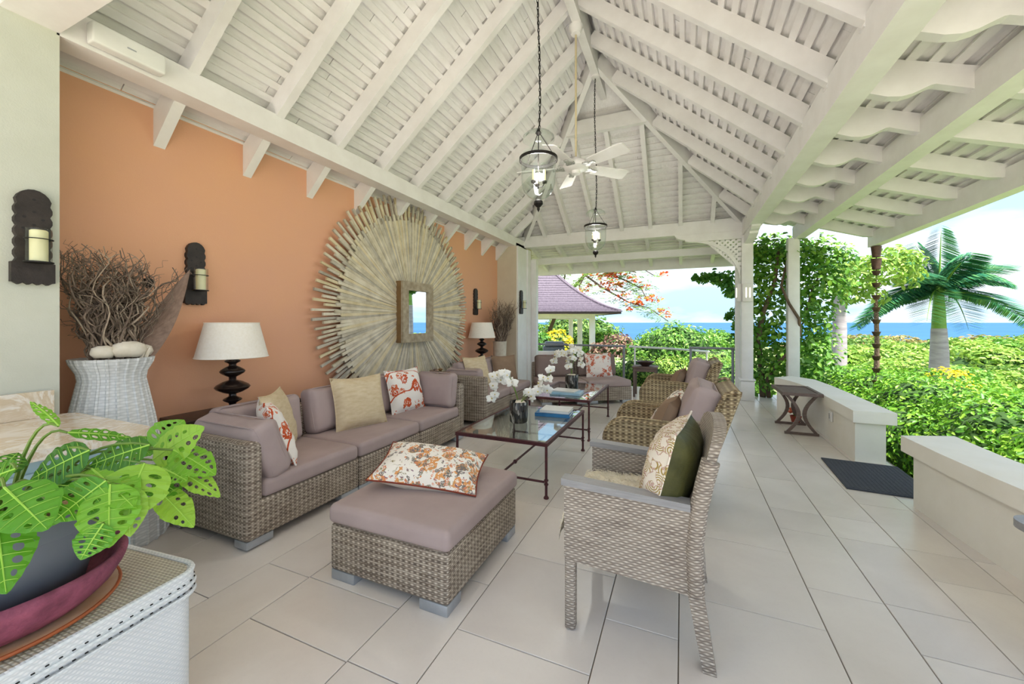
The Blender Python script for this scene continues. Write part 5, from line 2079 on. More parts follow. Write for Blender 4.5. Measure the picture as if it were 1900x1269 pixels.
# leaf base and tip in plant space, half width, tone
LV = [
    ((0.367, 0.095, 0.354), (0.456, 0.056, 0.247), 0.048, 0),
    ((0.347, 0.173, 0.379), (0.416, 0.094, 0.274), 0.062, 3),
    ((0.221, 0.249, 0.347), (0.321, 0.314, 0.441), 0.053, 3),
    ((0.278, 0.274, 0.377), (0.393, 0.323, 0.316), 0.044, 0),
    ((0.298, 0.283, 0.31), (0.445, 0.302, 0.269), 0.027, 3),
    ((0.299, 0.228, 0.278), (0.441, 0.235, 0.209), 0.032, 3),
    ((0.161, 0.278, 0.369), (0.184, 0.342, 0.442), 0.047, 0),
    ((0.311, 0.201, 0.417), (0.25, 0.099, 0.393), 0.047, 2),
    ((0.238, 0.104, 0.422), (0.18, 0.014, 0.375), 0.048, 2),
    ((0.358, 0.091, 0.364), (0.339, 0.006, 0.303), 0.044, 1),
    ((0.247, -0.044, 0.38), (0.415, -0.037, 0.331), 0.051, 1),
    ((0.261, -0.06, 0.333), (0.405, -0.085, 0.22), 0.045, 1),
    ((0.419, 0.063, 0.28), (0.437, 0.016, 0.229), 0.033, 1),
    ((0.174, 0.066, 0.489), (0.035, 0.06, 0.558), 0.013, 0),
    ((0.125, 0.099, 0.458), (0.164, 0.225, 0.425), 0.02, 1),
    ((0.104, -0.019, 0.38), (0.074, 0.022, 0.421), 0.031, 2),
    ((0.387, 0.125, 0.338), (0.438, 0.103, 0.24), 0.03, 3),
    ((0.306, 0.231, 0.341), (0.371, 0.259, 0.31), 0.025, 0),
    ((0.14, 0.214, 0.372), (0.148, 0.305, 0.386), 0.034, 1),
    ((0.131, 0.124, 0.334), (0.183, 0.179, 0.37), 0.04, 1),
    ((0.126, 0.034, 0.336), (0.287, 0.06, 0.36), 0.039, 2),
    ((0.298, 0.01, 0.335), (0.321, -0.034, 0.29), 0.038, 1),
    ((0.188, 0.213, 0.327), (0.349, 0.25, 0.283), 0.048, 1),
    ((0.179, -0.008, 0.401), (0.119, -0.067, 0.374), 0.04, 1),
    ((0.256, 0.101, 0.375), (0.438, 0.103, 0.328), 0.047, 0),
]
for i, (bp, tp, hwd, tn) in enumerate(LV):
    bp, tp = Vector(bp), Vector(tp)
    ax = tp - bp
    L = ax.length
    ax.normalize()
    up = Vector((0.62, -0.18, 0.76)) + Vector((random.uniform(-.25, .25), random.uniform(-.25, .25), 0))
    zv = (up - ax * up.dot(ax)).normalized()
    yv2 = zv.cross(ax)
    lf = fenestrated('leaf', L * 1.05, hwd * 1.3, pt_, mons[tn], 7, i, droop=0.12)
    Mx = Matrix((ax, yv2, zv)).transposed().to_4x4()
    lf.rotation_euler = Mx.to_euler()
    lf.location = bp
    root_ = Vector((bp.x * 0.2, bp.y * 0.2, 0.23))
    mid_ = Vector((bp.x * 0.55, bp.y * 0.55, max(bp.z, 0.28) + 0.05))
    cur = [root_ * (1 - t) ** 2 + mid_ * 2 * t * (1 - t) + bp * t * t for t in [k / 8 for k in range(9)]]
    B().tube(cur, [0.005, 0.005, 0.0048, 0.0045, 0.004, 0.004, 0.0035, 0.0035, 0.003], 6).go('stem', M['stemg'], pt_)

# ------------------------------------------------------------------ folding table, mat, socket, grey table corner
xt = thing('folding_table', 'weathered teak folding tray table with curved crossed legs by the parapet', 'table', (1.27, 5.76, 0), 0)
TW, TL, TH = 0.39, 0.62, 0.49
q = B()
for s in (-1, 1):
    q.box((s * (TW / 2 - 0.02), 0, TH - 0.018), (0.04, TL, 0.036))
    q.box((0, s * (TL / 2 - 0.02), TH - 0.018), (TW - 0.08, 0.04, 0.036))
q.go('tray_frame', M['weathered'], xt, smooth=False)
for k in range(7):
    B().box((0, -TL / 2 + 0.06 + (TL - 0.12) * (k + 0.5) / 7, TH - 0.016), (TW - 0.08, (TL - 0.12) / 7 - 0.006, 0.016)).go('slat', M['weathered'], xt, smooth=False)
for sy in (-1, 1):
    for sx in (-1, 1):
        y = sy * (TL / 2 - 0.05) + (0.012 if sx > 0 else -0.012)
        pts = []
        for k in range(13):
            t = k / 12
            z = 0.02 + (TH - 0.055) * t
            x = sx * (0.145 - 0.115 * sin(PI * t) ** 1.0)
            pts.append((x, z))
        outl = [(x - 0.019, z) for x, z in pts]
        inl = [(x + 0.019, z) for x, z in pts]
        B().strip(outl, inl, y - 0.011, y + 0.011).go('leg', M['weathered'], xt, smooth=False)
    B().box((0, sy * (TL / 2 - 0.05), 0.014), (0.33, 0.024, 0.028)).go('foot_bar', M['weathered'], xt, smooth=False)
rp = thing('clay_pot', 'small red clay pot with a coral bloom under the folding table', 'pot', (1.36, 6.16, 0), 0)
B().lathe([(0, 0), (0.045, 0), (0.062, 0.07), (0.066, 0.085), (0.056, 0.085), (0.05, 0.06), (0, 0.06)], 18).go('pot', M['redpot'], rp)
for k in range(6):
    a = k * 1.05
    B().lathe([(0, -0.02), (0.028, 0.0), (0.018, 0.02), (0, 0.026)], 9, (0.03 * cos(a) - .03, 0.03 * sin(a), 0.13 + 0.015 * (k % 3))).go('bloom', M['coral'], rp)
B().tube([(0, 0, 0.05), (-.02, 0, 0.10), (-0.03, 0, 0.13)], 0.006, 6).go('stem', M['stemg'], rp)

dm = thing('doormat', 'charcoal ribbed doormat in the gap between the parapets', 'mat', (1.475, 4.225, 0), R(-3))
B().rbox((0, 0, 0.006), (0.55, 0.77, 0.012), 0.004, 1).go('pile', M['mat'], dm)
for k in range(18):
    B().box((-0.255 + 0.51 * k / 17, 0, 0.0125), (0.014, 0.73, 0.003)).go('rib', M['mat'], dm, smooth=False)
sk = thing('power_socket', 'white weatherproof socket on the inner face of the far parapet', 'socket', (1.492, 5.30, 0.28), 0)
B().rbox((-0.006, 0, 0), (0.014, 0.08, 0.11), 0.004, 1).go('cover_plate', M['socket'], sk)
B().box((-0.0145, 0.018, 0), (0.004, 0.008, 0.06)).go('latch', M['raildk'], sk, smooth=False)

gt_ = thing('patio_table', 'grey table with rounded corner poking in at the right edge', 'table', (1.45, 1.86, 0), R(4))
B().prism(rrect(-0.40, 0.05, -0.5, 0.14, 0.07), 0.60, 0.626, 'z').go('top', M['greyarm'], gt_, ang=0.5)
for (x, y) in ((-0.02, -0.42), (-0.02, -0.18)):
    B().rbox((x, y, 0.30), (0.05, 0.05, 0.60), 0.006, 1).go('leg', M['greyarm'], gt_)
B().rbox((-0.02, -0.30, 0.03), (0.06, 0.34, 0.04), 0.006, 1).go('foot_bar', M['greyarm'], gt_)

bwl = thing('shallow_bowl', 'shallow dark wooden bowl on the small table by the railing', 'bowl', (-0.59, 7.31, 0.53), 0)
B().lathe([(0, 0), (0.06, 0), (0.07, 0.012), (0.13, 0.055), (0.165, 0.085), (0.155, 0.085), (0.12, 0.06), (0.06, 0.025), (0, 0.02)], 30).go('bowl_body', M['darkwood'], bwl)

# ------------------------------------------------------------------ railing and things outside
def at(u, d):
    """plan position seen d metres ahead in direction u of the 1900-wide frame"""
    return plan((u - 950.0) / F_PX * d, d)


def railing(label, x0, x1, posts, y=8.25, h=0.835):
    p = thing('glass_railing', label, 'railing', ((x0 + x1) / 2, y, 0), 0, 'glass railings at the far edge')
    c = (x0 + x1) / 2
    B().rbox((0, 0, h - 0.02), (x1 - x0, 0.05, 0.04), 0.006, 1).go('top_rail', M['raildk'], p)
    for x in posts:
        B().rbox((x - c, 0, (h - 0.04) / 2), (0.045, 0.045, h - 0.04), 0.005, 1).go('post', M['raildk'], p)
    for a, b_ in zip(posts[:-1], posts[1:]):
        B().b2(a - c + 0.04, b_ - c - 0.04, -0.005, 0.005, 0.08, h - 0.07).go('glass_pane', M['pane'], p, smooth=False)
    return p


railing('grey glass railing on the left behind the far sofa', -3.08, -1.05, [-3.02, -2.15, -1.08])
railing('grey glass railing on the right beside the lattice post', 0.13, 0.90, [0.155, 0.86])
hrl = thing('stair_handrail', 'white sloping handrail between the two glass railings', 'handrail', (0, 0, 0))
B().tube([(-1.0, 8.5, 0.80), (-0.2, 9.0, 0.74), (0.55, 9.6, 0.66)], 0.022, 8).go('rail', M['paint'], hrl)
for (x, y, z) in ((-0.9, 8.56, 0.79), (0.5, 9.55, 0.66)):
    B().tube([(x, y, -0.6), (x, y, z)], 0.018, 8).go('post', M['paint'], hrl)

# gazebo: square flared roof, rotated to face the veranda
gx, gy = plan(0.33, 17.6)
gz = thing('gazebo', 'open gazebo with flared purple-grey shingle roof and white posts', 'gazebo', (gx, gy, 0), YAW)
ZE = 1.68
GH = 3.6
gp = [(0.0, 0.0), (0.08, 0.11), (0.16, 0.26), (0.26, 0.50), (0.36, 0.78), (0.48, 1.19), (0.6, 1.66), (0.75, 2.32), (0.9, 3.0), (1.0, 3.45)]


def gprof(t):
    for (t0, z0), (t1, z1) in zip(gp[:-1], gp[1:]):
        if t <= t1:
            return z0 + (z1 - z0) * (t - t0) / (t1 - t0)
    return gp[-1][1]


NC = 34
for k in range(NC):
    t0, t1 = k / NC, min(1.0, (k + 1.25) / NC)
    h0, h1 = GH * (1 - t0), GH * (1 - t1)
    z0, z1 = ZE + gprof(t0) + 0.035, ZE + gprof(t1)
    q = B()
    a = [(-h0, -h0, z0), (h0, -h0, z0), (h0, h0, z0), (-h0, h0, z0)]
    c = [(-h1, -h1, z1), (h1, -h1, z1), (h1, h1, z1), (-h1, h1, z1)]
    lo = [(x, y, z - 0.035) for x, y, z in a]
    q.add(a + c + lo, [(0, 1, 5, 4), (1, 2, 6, 5), (2, 3, 7, 6), (3, 0, 4, 7), (8, 9, 1, 0), (9, 10, 2, 1), (10, 11, 3, 2), (11, 8, 0, 3)])
    q.go('shingle_course', M['shingle'], gz, smooth=False)
for (sx, sy) in ((1, -1), (-1, -1), (1, 1), (-1, 1)):
    pts = [(sx * GH * (1 - t), sy * GH * (1 - t), ZE + gprof(t) + 0.075) for t in np.linspace(0, 0.99, 26)]
    q = B()
    wv = 0.16
    for p0, p1 in zip(pts[:-1], pts[1:]):
        q.hexa([(p0[0] - wv * sx, p0[1], p0[2] - 0.05), (p0[0], p0[1] - wv * sy, p0[2] - 0.05), (p1[0], p1[1] - wv * sy, p1[2] - 0.05), (p1[0] - wv * sx, p1[1], p1[2] - 0.05),
                (p0[0] - wv * sx, p0[1], p0[2] + 0.01), (p0[0], p0[1] - wv * sy, p0[2] + 0.01), (p1[0], p1[1] - wv * sy, p1[2] + 0.01), (p1[0] - wv * sx, p1[1], p1[2] + 0.01)])
    q.go('hip_cap', M['shinglecap'], gz, smooth=False)
q = B()
for s in (-1, 1):
    q.b2(-GH + .05, GH - .05, s * (GH - .05) - .02, s * (GH - .05) + .02, ZE - 0.08, ZE + 0.02)
    q.b2(s * (GH - .05) - .02, s * (GH - .05) + .02, -GH + .05, GH - .05, ZE - 0.08, ZE + 0.02)
q.go('fascia', M['darkwood'], gz, smooth=False)
B().b2(-GH + .1, GH - .1, -GH + .1, GH - .1, ZE - 0.05, ZE - 0.03).go('soffit', M['paint'], gz, smooth=False)
pi_ = GH - 0.9
for (sx, sy) in ((1, -1), (1, 0), (1, 1), (-1, -1), (-1, 0), (-1, 1), (0, 1)):
    B().rbox((sx * pi_, sy * pi_, (ZE - 1.2) / 2), (0.2, 0.2, ZE + 1.2), 0.02, 1).go('post', M['paint'], gz)
q = B()
for s in (-1, 1):
    q.b2(-pi_, pi_, s * pi_ - .08, s * pi_ + .08, ZE - 0.24, ZE - 0.05)
    q.b2(s * pi_ - .08, s * pi_ + .08, -pi_, pi_, ZE - 0.24, ZE - 0.05)
q.go('ring_beam', M['paint'], gz, smooth=False)
B().b2(-GH + .4, GH - .4, -GH + .4, GH - .4, -1.3, -1.12).go('deck', M['stuccoW'], gz, smooth=False)

x, y = at(1027, 10.2)
gr = thing('barbecue_grill', 'grey steel barbecue grill standing beyond the left railing', 'grill', (x, y, -0.45), R(20))
B().rbox((0, 0, 0.55), (0.42, 0.42, 0.9), 0.02, 1).go('cart', M['grill'], gr)
B().rbox((0, 0, 1.07), (0.55, 0.42, 0.12), 0.03, 2).go('firebox', M['grill'], gr)
B().rbox((0.02, 0, 1.19), (0.5, 0.40, 0.13), 0.05, 3).go('lid', M['grill'], gr)
B().tube([(-0.2, -0.24, 1.17), (0.22, -0.24, 1.17)], 0.012, 8).go('handle', M['alu'], gr)
x, y = at(1020, 9.4)
bn = thing('outdoor_bench', 'white outdoor bench with coral cushions beyond the left railing', 'bench', (x, y, -0.35), R(24))
B().rbox((0, 0, 0.40), (1.1, 0.5, 0.06), 0.01, 1).go('seat', M['paint'], bn)
B().rbox((0, 0.26, 0.70), (1.1, 0.05, 0.5), 0.01, 1).go('backrest', M['paint'], bn)
for sx in (-0.5, 0.5):
    for sy in (-0.2, 0.2):
        B().box((sx, sy, 0.19), (0.05, 0.05, 0.38)).go('leg', M['paint'], bn, smooth=False)
for sx in (-0.27, 0.27):
    B().rbox((sx, 0.14, 0.65), (0.48, 0.14, 0.42), 0.05, 2).go('back_pad', M['coral'], bn)
    B().rbox((sx, -0.05, 0.47), (0.5, 0.42, 0.1), 0.03, 2).go('seat_pad', M['coral'], bn)

# rain chain
rc = thing('rain_chain', 'bronze rain chain of small cups hanging from the gutter corner', 'rain chain', (2.50, 7.08, 0), 0)
z = 2.36
i = 0
while z > 0.35:
    if i < 2:
        B().lathe([(0.045, z - 0.15), (0.06, z), (0.055, z), (0.04, z - 0.15)], 14).go('cup', M['bronze'], rc)
    else:
        B().lathe([(0.012, z - 0.065), (0.03, z - 0.06), (0.052, z), (0.047, z), (0.026, z - 0.055), (0.012, z - 0.06)], 14).go('cup', M['bronze'], rc)
    for k in range(3):
        zz = z - 0.085 - k * 0.032
        pts = [((0.014 * cos(t), 0, zz + 0.019 * sin(t)) if k % 2 else (0, 0.014 * cos(t), zz + 0.019 * sin(t))) for t in [2 * PI * j / 10 for j in range(10)]]
        B().tube(pts, 0.003, 5, closed=True).go('link', M['bronze'], rc)
    z -= 0.17
    i += 1

# ------------------------------------------------------------------ planting
LM = {}
LM['hedge'] = leafmat('hedge_leaf', '467F22', '6FA530', '97C044')
LM['lime'] = leafmat('lime_leaf', '6C9832', '8CB044', 'AEC262')
LM['deep'] = leafmat('deep_green_leaf', '356E24', '528F32', '7FB04A')
LM['mid'] = leafmat('mid_green_leaf', '477E2A', '6A9C38', '92B850')
LM['far'] = leafmat('hillside_leaf', '4E7A30', '6E963E', '92AC50')
LM['yellow'] = leafmat('yellow_leaf', 'E0C020', 'F3DC3C', 'C7D444')
LM['varieg'] = leafmat('variegated_leaf', '9CC36A', 'D9E6AE', 'F2F2D6')
LM['purple'] = leafmat('purple_leaf', '6B4A46', '8C6A5C', 'A98A6E')
LM['dry'] = leafmat('russet_leaf', '9A8152', '8A9A52', 'B79A6A')
LM['flame'] = leafmat('flame_blossom', 'D9472B', 'EE7440', 'F29A5A', trans=0.3)
LM['fern'] = leafmat('feathery_leaf', '6E9C4A', '8DB45C', 'A9C26A')
LM['palm'] = leafmat('palm_leaf', '2F7A62', '4A9064', '78AC62')
CORE = plain('shrub_shadow_core', '35561F', '2A4519', 8, 0.95)  # solid dark core: shade inside the foliage is put into its colour


def blob_points(n, rad, up=0.15, jitter=0.10, seed=0, zmin=-0.5):
    rs_ = np.random.RandomState(seed)
    v = rs_.normal(size=(n * 2, 3))
    v /= np.linalg.norm(v, axis=1, keepdims=True)
    v = v[v[:, 2] > zmin][:n]
    lump = 1 + 0.10 * np.sin(v[:, 0] * 6 + seed) * np.sin(v[:, 1] * 7 + seed * 2) + 0.06 * np.sin(v[:, 2] * 11 + seed)
    rr1 = lump * (1 - jitter * rs_.rand(len(v)) ** 1.5 * 2.0)
    P = v * rr1[:, None] * np.array(rad)[None]
    Nn = v / np.array(rad)[None] + rs_.normal(size=v.shape) * 0.55 / max(rad)
    Nn[:, 2] += up / max(rad)
    return P, Nn


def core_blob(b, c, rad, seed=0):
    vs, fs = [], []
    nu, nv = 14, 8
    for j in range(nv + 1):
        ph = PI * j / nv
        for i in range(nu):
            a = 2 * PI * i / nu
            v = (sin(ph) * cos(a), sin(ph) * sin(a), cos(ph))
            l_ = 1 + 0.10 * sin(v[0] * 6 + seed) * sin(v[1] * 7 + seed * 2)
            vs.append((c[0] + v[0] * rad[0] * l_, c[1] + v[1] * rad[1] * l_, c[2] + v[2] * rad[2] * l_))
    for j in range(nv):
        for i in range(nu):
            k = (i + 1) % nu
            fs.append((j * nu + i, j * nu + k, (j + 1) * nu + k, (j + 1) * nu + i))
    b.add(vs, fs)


def shrub(name, label, cat, blobs, mat, leaf, dens, group=None, stem=None, aspect=0.5, core=0.84):
    """blobs: list of (x, y, z, rx, ry, rz)"""
    x0, y0 = blobs[0][0], blobs[0][1]
    gzv = ground_z(x0, y0)
    p = thing(name, label, cat, (x0, y0, gzv), 0, group)
    PP, NN = [], []
    cb_ = B()
    for k, (x, y, z, rx, ry, rz) in enumerate(blobs):
        area = 4 * PI * ((rx * ry) ** 1.6 / 3 + (rx * rz) ** 1.6 / 3 + (ry * rz) ** 1.6 / 3) ** (1 / 1.6)
        P, Nn = blob_points(int(area * dens), (rx, ry, rz), seed=k * 7 + len(label))
        PP.append(P + np.array([[x - x0, y - y0, z - gzv]]))
        NN.append(Nn)
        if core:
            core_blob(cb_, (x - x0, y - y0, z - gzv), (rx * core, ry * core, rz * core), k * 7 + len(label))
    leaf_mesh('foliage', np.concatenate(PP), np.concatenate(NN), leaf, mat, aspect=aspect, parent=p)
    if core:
        cb_.go('shade_core', CORE, p, ang=3)
    zb = min(b_[2] for b_ in blobs) - gzv
    if stem:
        B().tube([(0, 0, -0.3), (0.03, 0.02, max(0.2, zb * 0.6)), (0, 0, max(0.3, zb))], [stem * 1.3, stem, stem * 0.8], 8).go('trunk', M['bark'], p)
    return p


shrub('hedge', 'clipped bright green hedge running along outside the parapets', 'hedge',
      [(2.75, 6.3, 0.02, 0.75, 0.95, 0.66), (2.75, 5.0, 0.02, 0.70, 0.90, 0.64), (2.8, 7.5, 0.0, 0.75, 0.9, 0.62), (2.75, 8.7, -0.02, 0.75, 0.9, 0.60),
       (2.70, 4.0, -0.03, 0.62, 0.75, 0.62), (2.35, 4.4, -0.15, 0.45, 0.7, 0.45), (2.3, 5.6, -0.1, 0.42, 0.9, 0.5), (2.3, 7.0, -0.1, 0.42, 0.9, 0.45),
       (3.5, 5.6, -0.05, 0.8, 1.3, 0.6), (3.5, 7.6, -0.1, 0.8, 1.3, 0.6), (3.3, 4.0, -0.05, 0.7, 0.9, 0.60)], LM['hedge'], 0.055, 620)
shrub('shrub', 'yellow blossoming top of the hedge below the royal palm', 'shrub', [(3.35, 7.35, 0.35, 0.30, 0.42, 0.30)], LM['yellow'], 0.05, 700)
shrub('shrub', 'pale variegated shrub behind the near parapet', 'shrub', [(2.52, 3.25, 0.02, 0.42, 0.55, 0.44), (2.75, 2.7, 0.05, 0.45, 0.6, 0.46), (2.25, 3.7, -0.15, 0.32, 0.45, 0.38)],
      LM['varieg'], 0.05, 700)

x, y = at(1255, 11.0)
shrub('shrub', 'round green shrub in front of the sea between the railings', 'shrub',
      [(x, y, 0.35, 1.15, 0.9, 0.95), (x + 0.8, y + .3, 0.05, 0.8, 0.8, 0.8), (x - 0.8, y, 0.1, 0.7, 0.7, 0.75)], LM['mid'], 0.10, 190, stem=0.06)
x, y = at(1145, 12.5)
shrub('shrub', 'purple-brown shrub beside the gazebo posts', 'shrub', [(x, y, 0.35, 0.62, 0.5, 0.55), (x - .5, y, 0.2, 0.4, 0.4, 0.45)], LM['purple'], 0.12, 190)
x, y = at(1034, 12.8)
shrub('shrub', 'yellow croton shrub seen under the gazebo roof', 'shrub', [(x, y, 0.45, 0.55, 0.5, 0.62), (x - .5, y, .3, .45, .4, .5)], LM['yellow'], 0.11, 190)
x, y = at(1003, 12.6)
shrub('shrub', 'dark green shrub at the left under the gazebo roof', 'shrub', [(x, y, 0.40, 0.42, 0.4, 0.6)], LM['deep'], 0.11, 190)
x, y = at(1118, 15.2)
shrub('shrub', 'bright green shrub right of the gazebo posts', 'shrub', [(x, y, 0.15, 0.75, 0.6, 0.85), (x + .8, y, -.1, .6, .6, .7)], LM['hedge'], 0.12, 150)
x, y = at(1090, 24)
shrub('tree', 'leafy tree behind the gazebo posts', 'tree', [(x, y, 0.2, 2.2, 1.6, 1.5), (x - 1.6, y, 0.4, 1.4, 1.2, 1.3)], LM['far'], 0.22, 40, stem=0.12)
for k, (u, d, zz, rr1, mt, lb) in enumerate(((1185, 9.6, -0.05, 0.62, 'lime', 'lime groundcover shrub right of the left railing'), (1245, 9.9, -0.1, 0.65, 'lime', 'lime groundcover shrub below the white handrail'),
                                        (1310, 9.6, 0.0, 0.62, 'lime', 'lime groundcover shrub behind the right glass railing'), (1350, 9.0, -0.1, 0.6, 'mid', 'green groundcover shrub next to the lattice post'),
                                        (1070, 10.6, -0.15, 0.6, 'lime', 'lime groundcover shrub seen through the left railing'), (1130, 10.3, -0.05, 0.55, 'varieg', 'pale spotted shrub seen through the left railing'))):
    x, y = at(u, d)
    shrub('shrub', lb, 'shrub', [(x, y, zz, rr1, rr1 * .8, rr1 * 0.8), (x + .4, y + .5, zz - .1, rr1, rr1, rr1 * .8)], LM[mt], 0.075, 300)

# flame tree reaching out from behind the gazebo
fx, fy = plan(1.4, 19.5)
ft = thing('flame_tree', 'feathery flame tree with orange blossoms beside the gazebo roof', 'tree', (fx, fy, -1.2), 0)
rnf = random.Random(21)
LP, LN, LD, FP, FN = [], [], [], [], []


def cpt(u, v, d):
    a = at(u, d)
    return Vector((a[0] - fx, a[1] - fy, 1.3 + (598 - v) / F_PX * d + 1.2))


brs = [[(1010, 640, 19.5), (1040, 560, 18.5), (1085, 510, 17), (1130, 495, 16), (1180, 505, 15.5)],
       [(1085, 510, 17), (1120, 535, 16), (1165, 560, 15.5), (1205, 572, 15.2), (1240, 596, 15)],
       [(1110, 500, 16.5), (1160, 520, 15.8), (1190, 535, 15.5), (1200, 556, 15.3)],
       [(1085, 510, 17), (1075, 530, 16.6), (1080, 560, 16.3)],
       [(1130, 495, 16), (1170, 485, 15.7), (1215, 512, 15.4)],
       [(1040, 560, 18.5), (1050, 500, 17.8), (1060, 470, 17)]]
for bi, br in enumerate(brs):
    pts = [cpt(*q) for q in br]
    B().tube(pts, [max(0.015, 0.10 * (1 - i / len(pts)) * (1.0 if bi == 0 else 0.45)) for i in range(len(pts))], 7).go('branch', M['bark'], ft)
    for a_, b_ in zip(pts[:-1], pts[1:]):
        for _ in range(34):
            c = a_.lerp(b_, rnf.random()) + Vector((rnf.gauss(0, .28), rnf.gauss(0, .28), rnf.gauss(0, .20)))
            hd = rnf.uniform(0, 6.28)
            ddv = Vector((cos(hd), sin(hd), rnf.uniform(-.5, .1))).normalized()
            sdv = ddv.cross(Vector((0, 0, 1))).normalized()
            for j in range(9):
                for s in (-1, 1):
                    LP.append(c + ddv * (0.035 * j) + sdv * s * 0.05)
                    LN.append((rnf.gauss(0, .3), rnf.gauss(0, .3), 1))
                    LD.append(sdv * s + ddv * 0.3)
        for _ in range(4 if bi != 3 else 2):
            c = a_.lerp(b_, rnf.random()) + Vector((rnf.gauss(0, .3), rnf.gauss(0, .3), rnf.gauss(0.05, .2)))
            for _j in range(14):
                FP.append(c + Vector((rnf.gauss(0, .11), rnf.gauss(0, .11), rnf.gauss(0, .05))))
                FN.append((rnf.gauss(0, .6), rnf.gauss(0, .6) - .4, 1))
leaf_mesh('feathery_leaves', LP, LN, 0.09, LM['fern'], aspect=0.28, parent=ft, D=np.array(LD))
leaf_mesh('blossoms', FP, FN, 0.13, LM['flame'], aspect=0.8, parent=ft)

# ---- hillside trees: four canopy shapes shared by many trees
canopies = []
for k in range(4):
    PP, NN = [], []
    rs_ = np.random.RandomState(50 + k)
    for j in range(7):
        c = rs_.normal(size=3) * np.array([0.42, 0.42, 0.2])
        rr1 = rs_.uniform(0.35, 0.6)
        P, Nn = blob_points(420, (rr1, rr1, rr1 * 0.75), seed=k * 11 + j)
        PP.append(P + c)
        NN.append(Nn)
    PP, NN = np.concatenate(PP), np.concatenate(NN)
    canopies.append([leaf_mesh('canopy', PP, NN, 0.10, LM[m_], aspect=0.6, link=False) for m_ in ('far', 'mid', 'lime', 'dry')])
tb_ = B().tube([(0, 0, -1.2), (0.03, 0, -0.6), (0, 0, 0)], [0.07, 0.055, 0.04], 7)
tr_me = tb_.go('trunk', M['bark'])
tr_mesh = tr_me.data
bpy.data.objects.remove(tr_me)
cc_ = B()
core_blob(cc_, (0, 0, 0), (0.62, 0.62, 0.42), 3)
co_o = cc_.go('inner_shade_core', CORE, ang=3)
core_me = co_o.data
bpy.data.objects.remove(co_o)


def far_tree(label, u, d, vtop, rr1, tone, k, group, flat=0.8):
    x, y = at(u, d)
    zt_ = 1.3 - (vtop - 598) / F_PX * d
    zc_ = zt_ - rr1 * flat * 0.85
    p = thing('hillside_tree', label, 'tree', (x, y, ground_z(x, y)), 0, group)
    zl = zc_ - ground_z(x, y)
    c = link_mesh('canopy', canopies[k % 4][tone], p, (0, 0, zl), (0, 0, k * 1.3), (rr1, rr1, rr1 * flat))
    link_mesh('inner_shade_core', core_me, p, (0, 0, zl), (0, 0, k), (rr1, rr1, rr1 * flat))
    s = zl / 1.2
    link_mesh('trunk', tr_mesh, p, (0, 0, zl), (0, 0, 0), (max(1, rr1), max(1, rr1), max(0.2, s)))
    return p


rt2 = random.Random(77)
gH = 'trees on the hillside towards the sea'
lbs = {0: 'mid green tree on the hillside right of the veranda', 1: 'deeper green tree on the hillside right of the veranda', 2: 'lime green tree on the hillside right of the veranda',
       3: 'russet tree on the hillside right of the veranda'}
k = 0
for bi_, (d, n, v0, v1, r0, r1, tones) in enumerate(((120, 8, 612, 618, 9, 13, (3, 3, 0)), (70, 10, 613, 624, 5, 8, (0, 3, 1)), (38, 10, 617, 632, 3, 4.5, (0, 1, 2)), (22, 9, 622, 645, 1.8, 2.8, (1, 0, 2)),
                                     (14, 7, 648, 675, 1.1, 1.7, (2, 1, 0)))):
    for i in range(n):
        u = 1490 + (2000 - 1490) * (i + rt2.uniform(0.1, 0.9)) / n
        dd = d * rt2.uniform(0.85, 1.15)
        tn = rt2.choice(tones)
        side_ = 'left of' if u < 1610 else ('between the chain and' if u < 1735 else 'right of')
        side_ = {'left of': 'left of the rain chain', 'between the chain and': 'between rain chain and palm', 'right of': 'right of the palm trunk'}[side_]
        far_tree('%s tree in the %s hillside row, %s' % (['mid green', 'deep green', 'lime green', 'russet'][tn], ['farthest', 'second farthest', 'middle', 'second nearest', 'nearest'][bi_], side_), u, dd, rt2.uniform(v0, v1), rt2.uniform(r0, r1), tn, k, gH, 0.75)
        k += 1
by_label = {}
for o in list(COL.objects):
    if o.parent is None and o.get('group') == gH:
        by_label.setdefault(o['label'], []).append(o)
for lb_, os_ in by_label.items():
    if len(os_) > 1:
        os_.sort(key=lambda o: (o.location.x * cos(YAW) + o.location.y * sin(YAW)) / (-o.location.x * sin(YAW) + o.location.y * cos(YAW)))
        wd_ = {2: ['left one', 'right one'], 3: ['left one', 'middle one', 'right one']}.get(len(os_), ['number %d' % (i + 1) for i in range(len(os_))])
        for o, w_ in zip(os_, wd_):
            o['label'] = lb_ + ', ' + w_
far_tree('big lime green tree at the right edge below the palm fronds', 1850, 17, 626, 2.3, 2, 1, None, 0.7)
for i, (u, d, vt, rr1, tn, lb) in enumerate(((1235, 40, 611, 3.5, 0, 'distant tree just under the horizon above the round shrub'), (1340, 30, 606, 2.2, 1, 'distant tree at the left of the creeper'),
                                            (1105, 45, 609, 3.0, 3, 'distant russet tree seen between gazebo posts and sea'), (1040, 34, 596, 2.2, 1, 'distant dark tree seen under the gazebo roof'))):
    far_tree(lb, u, d, vt, rr1, tn, i, None)

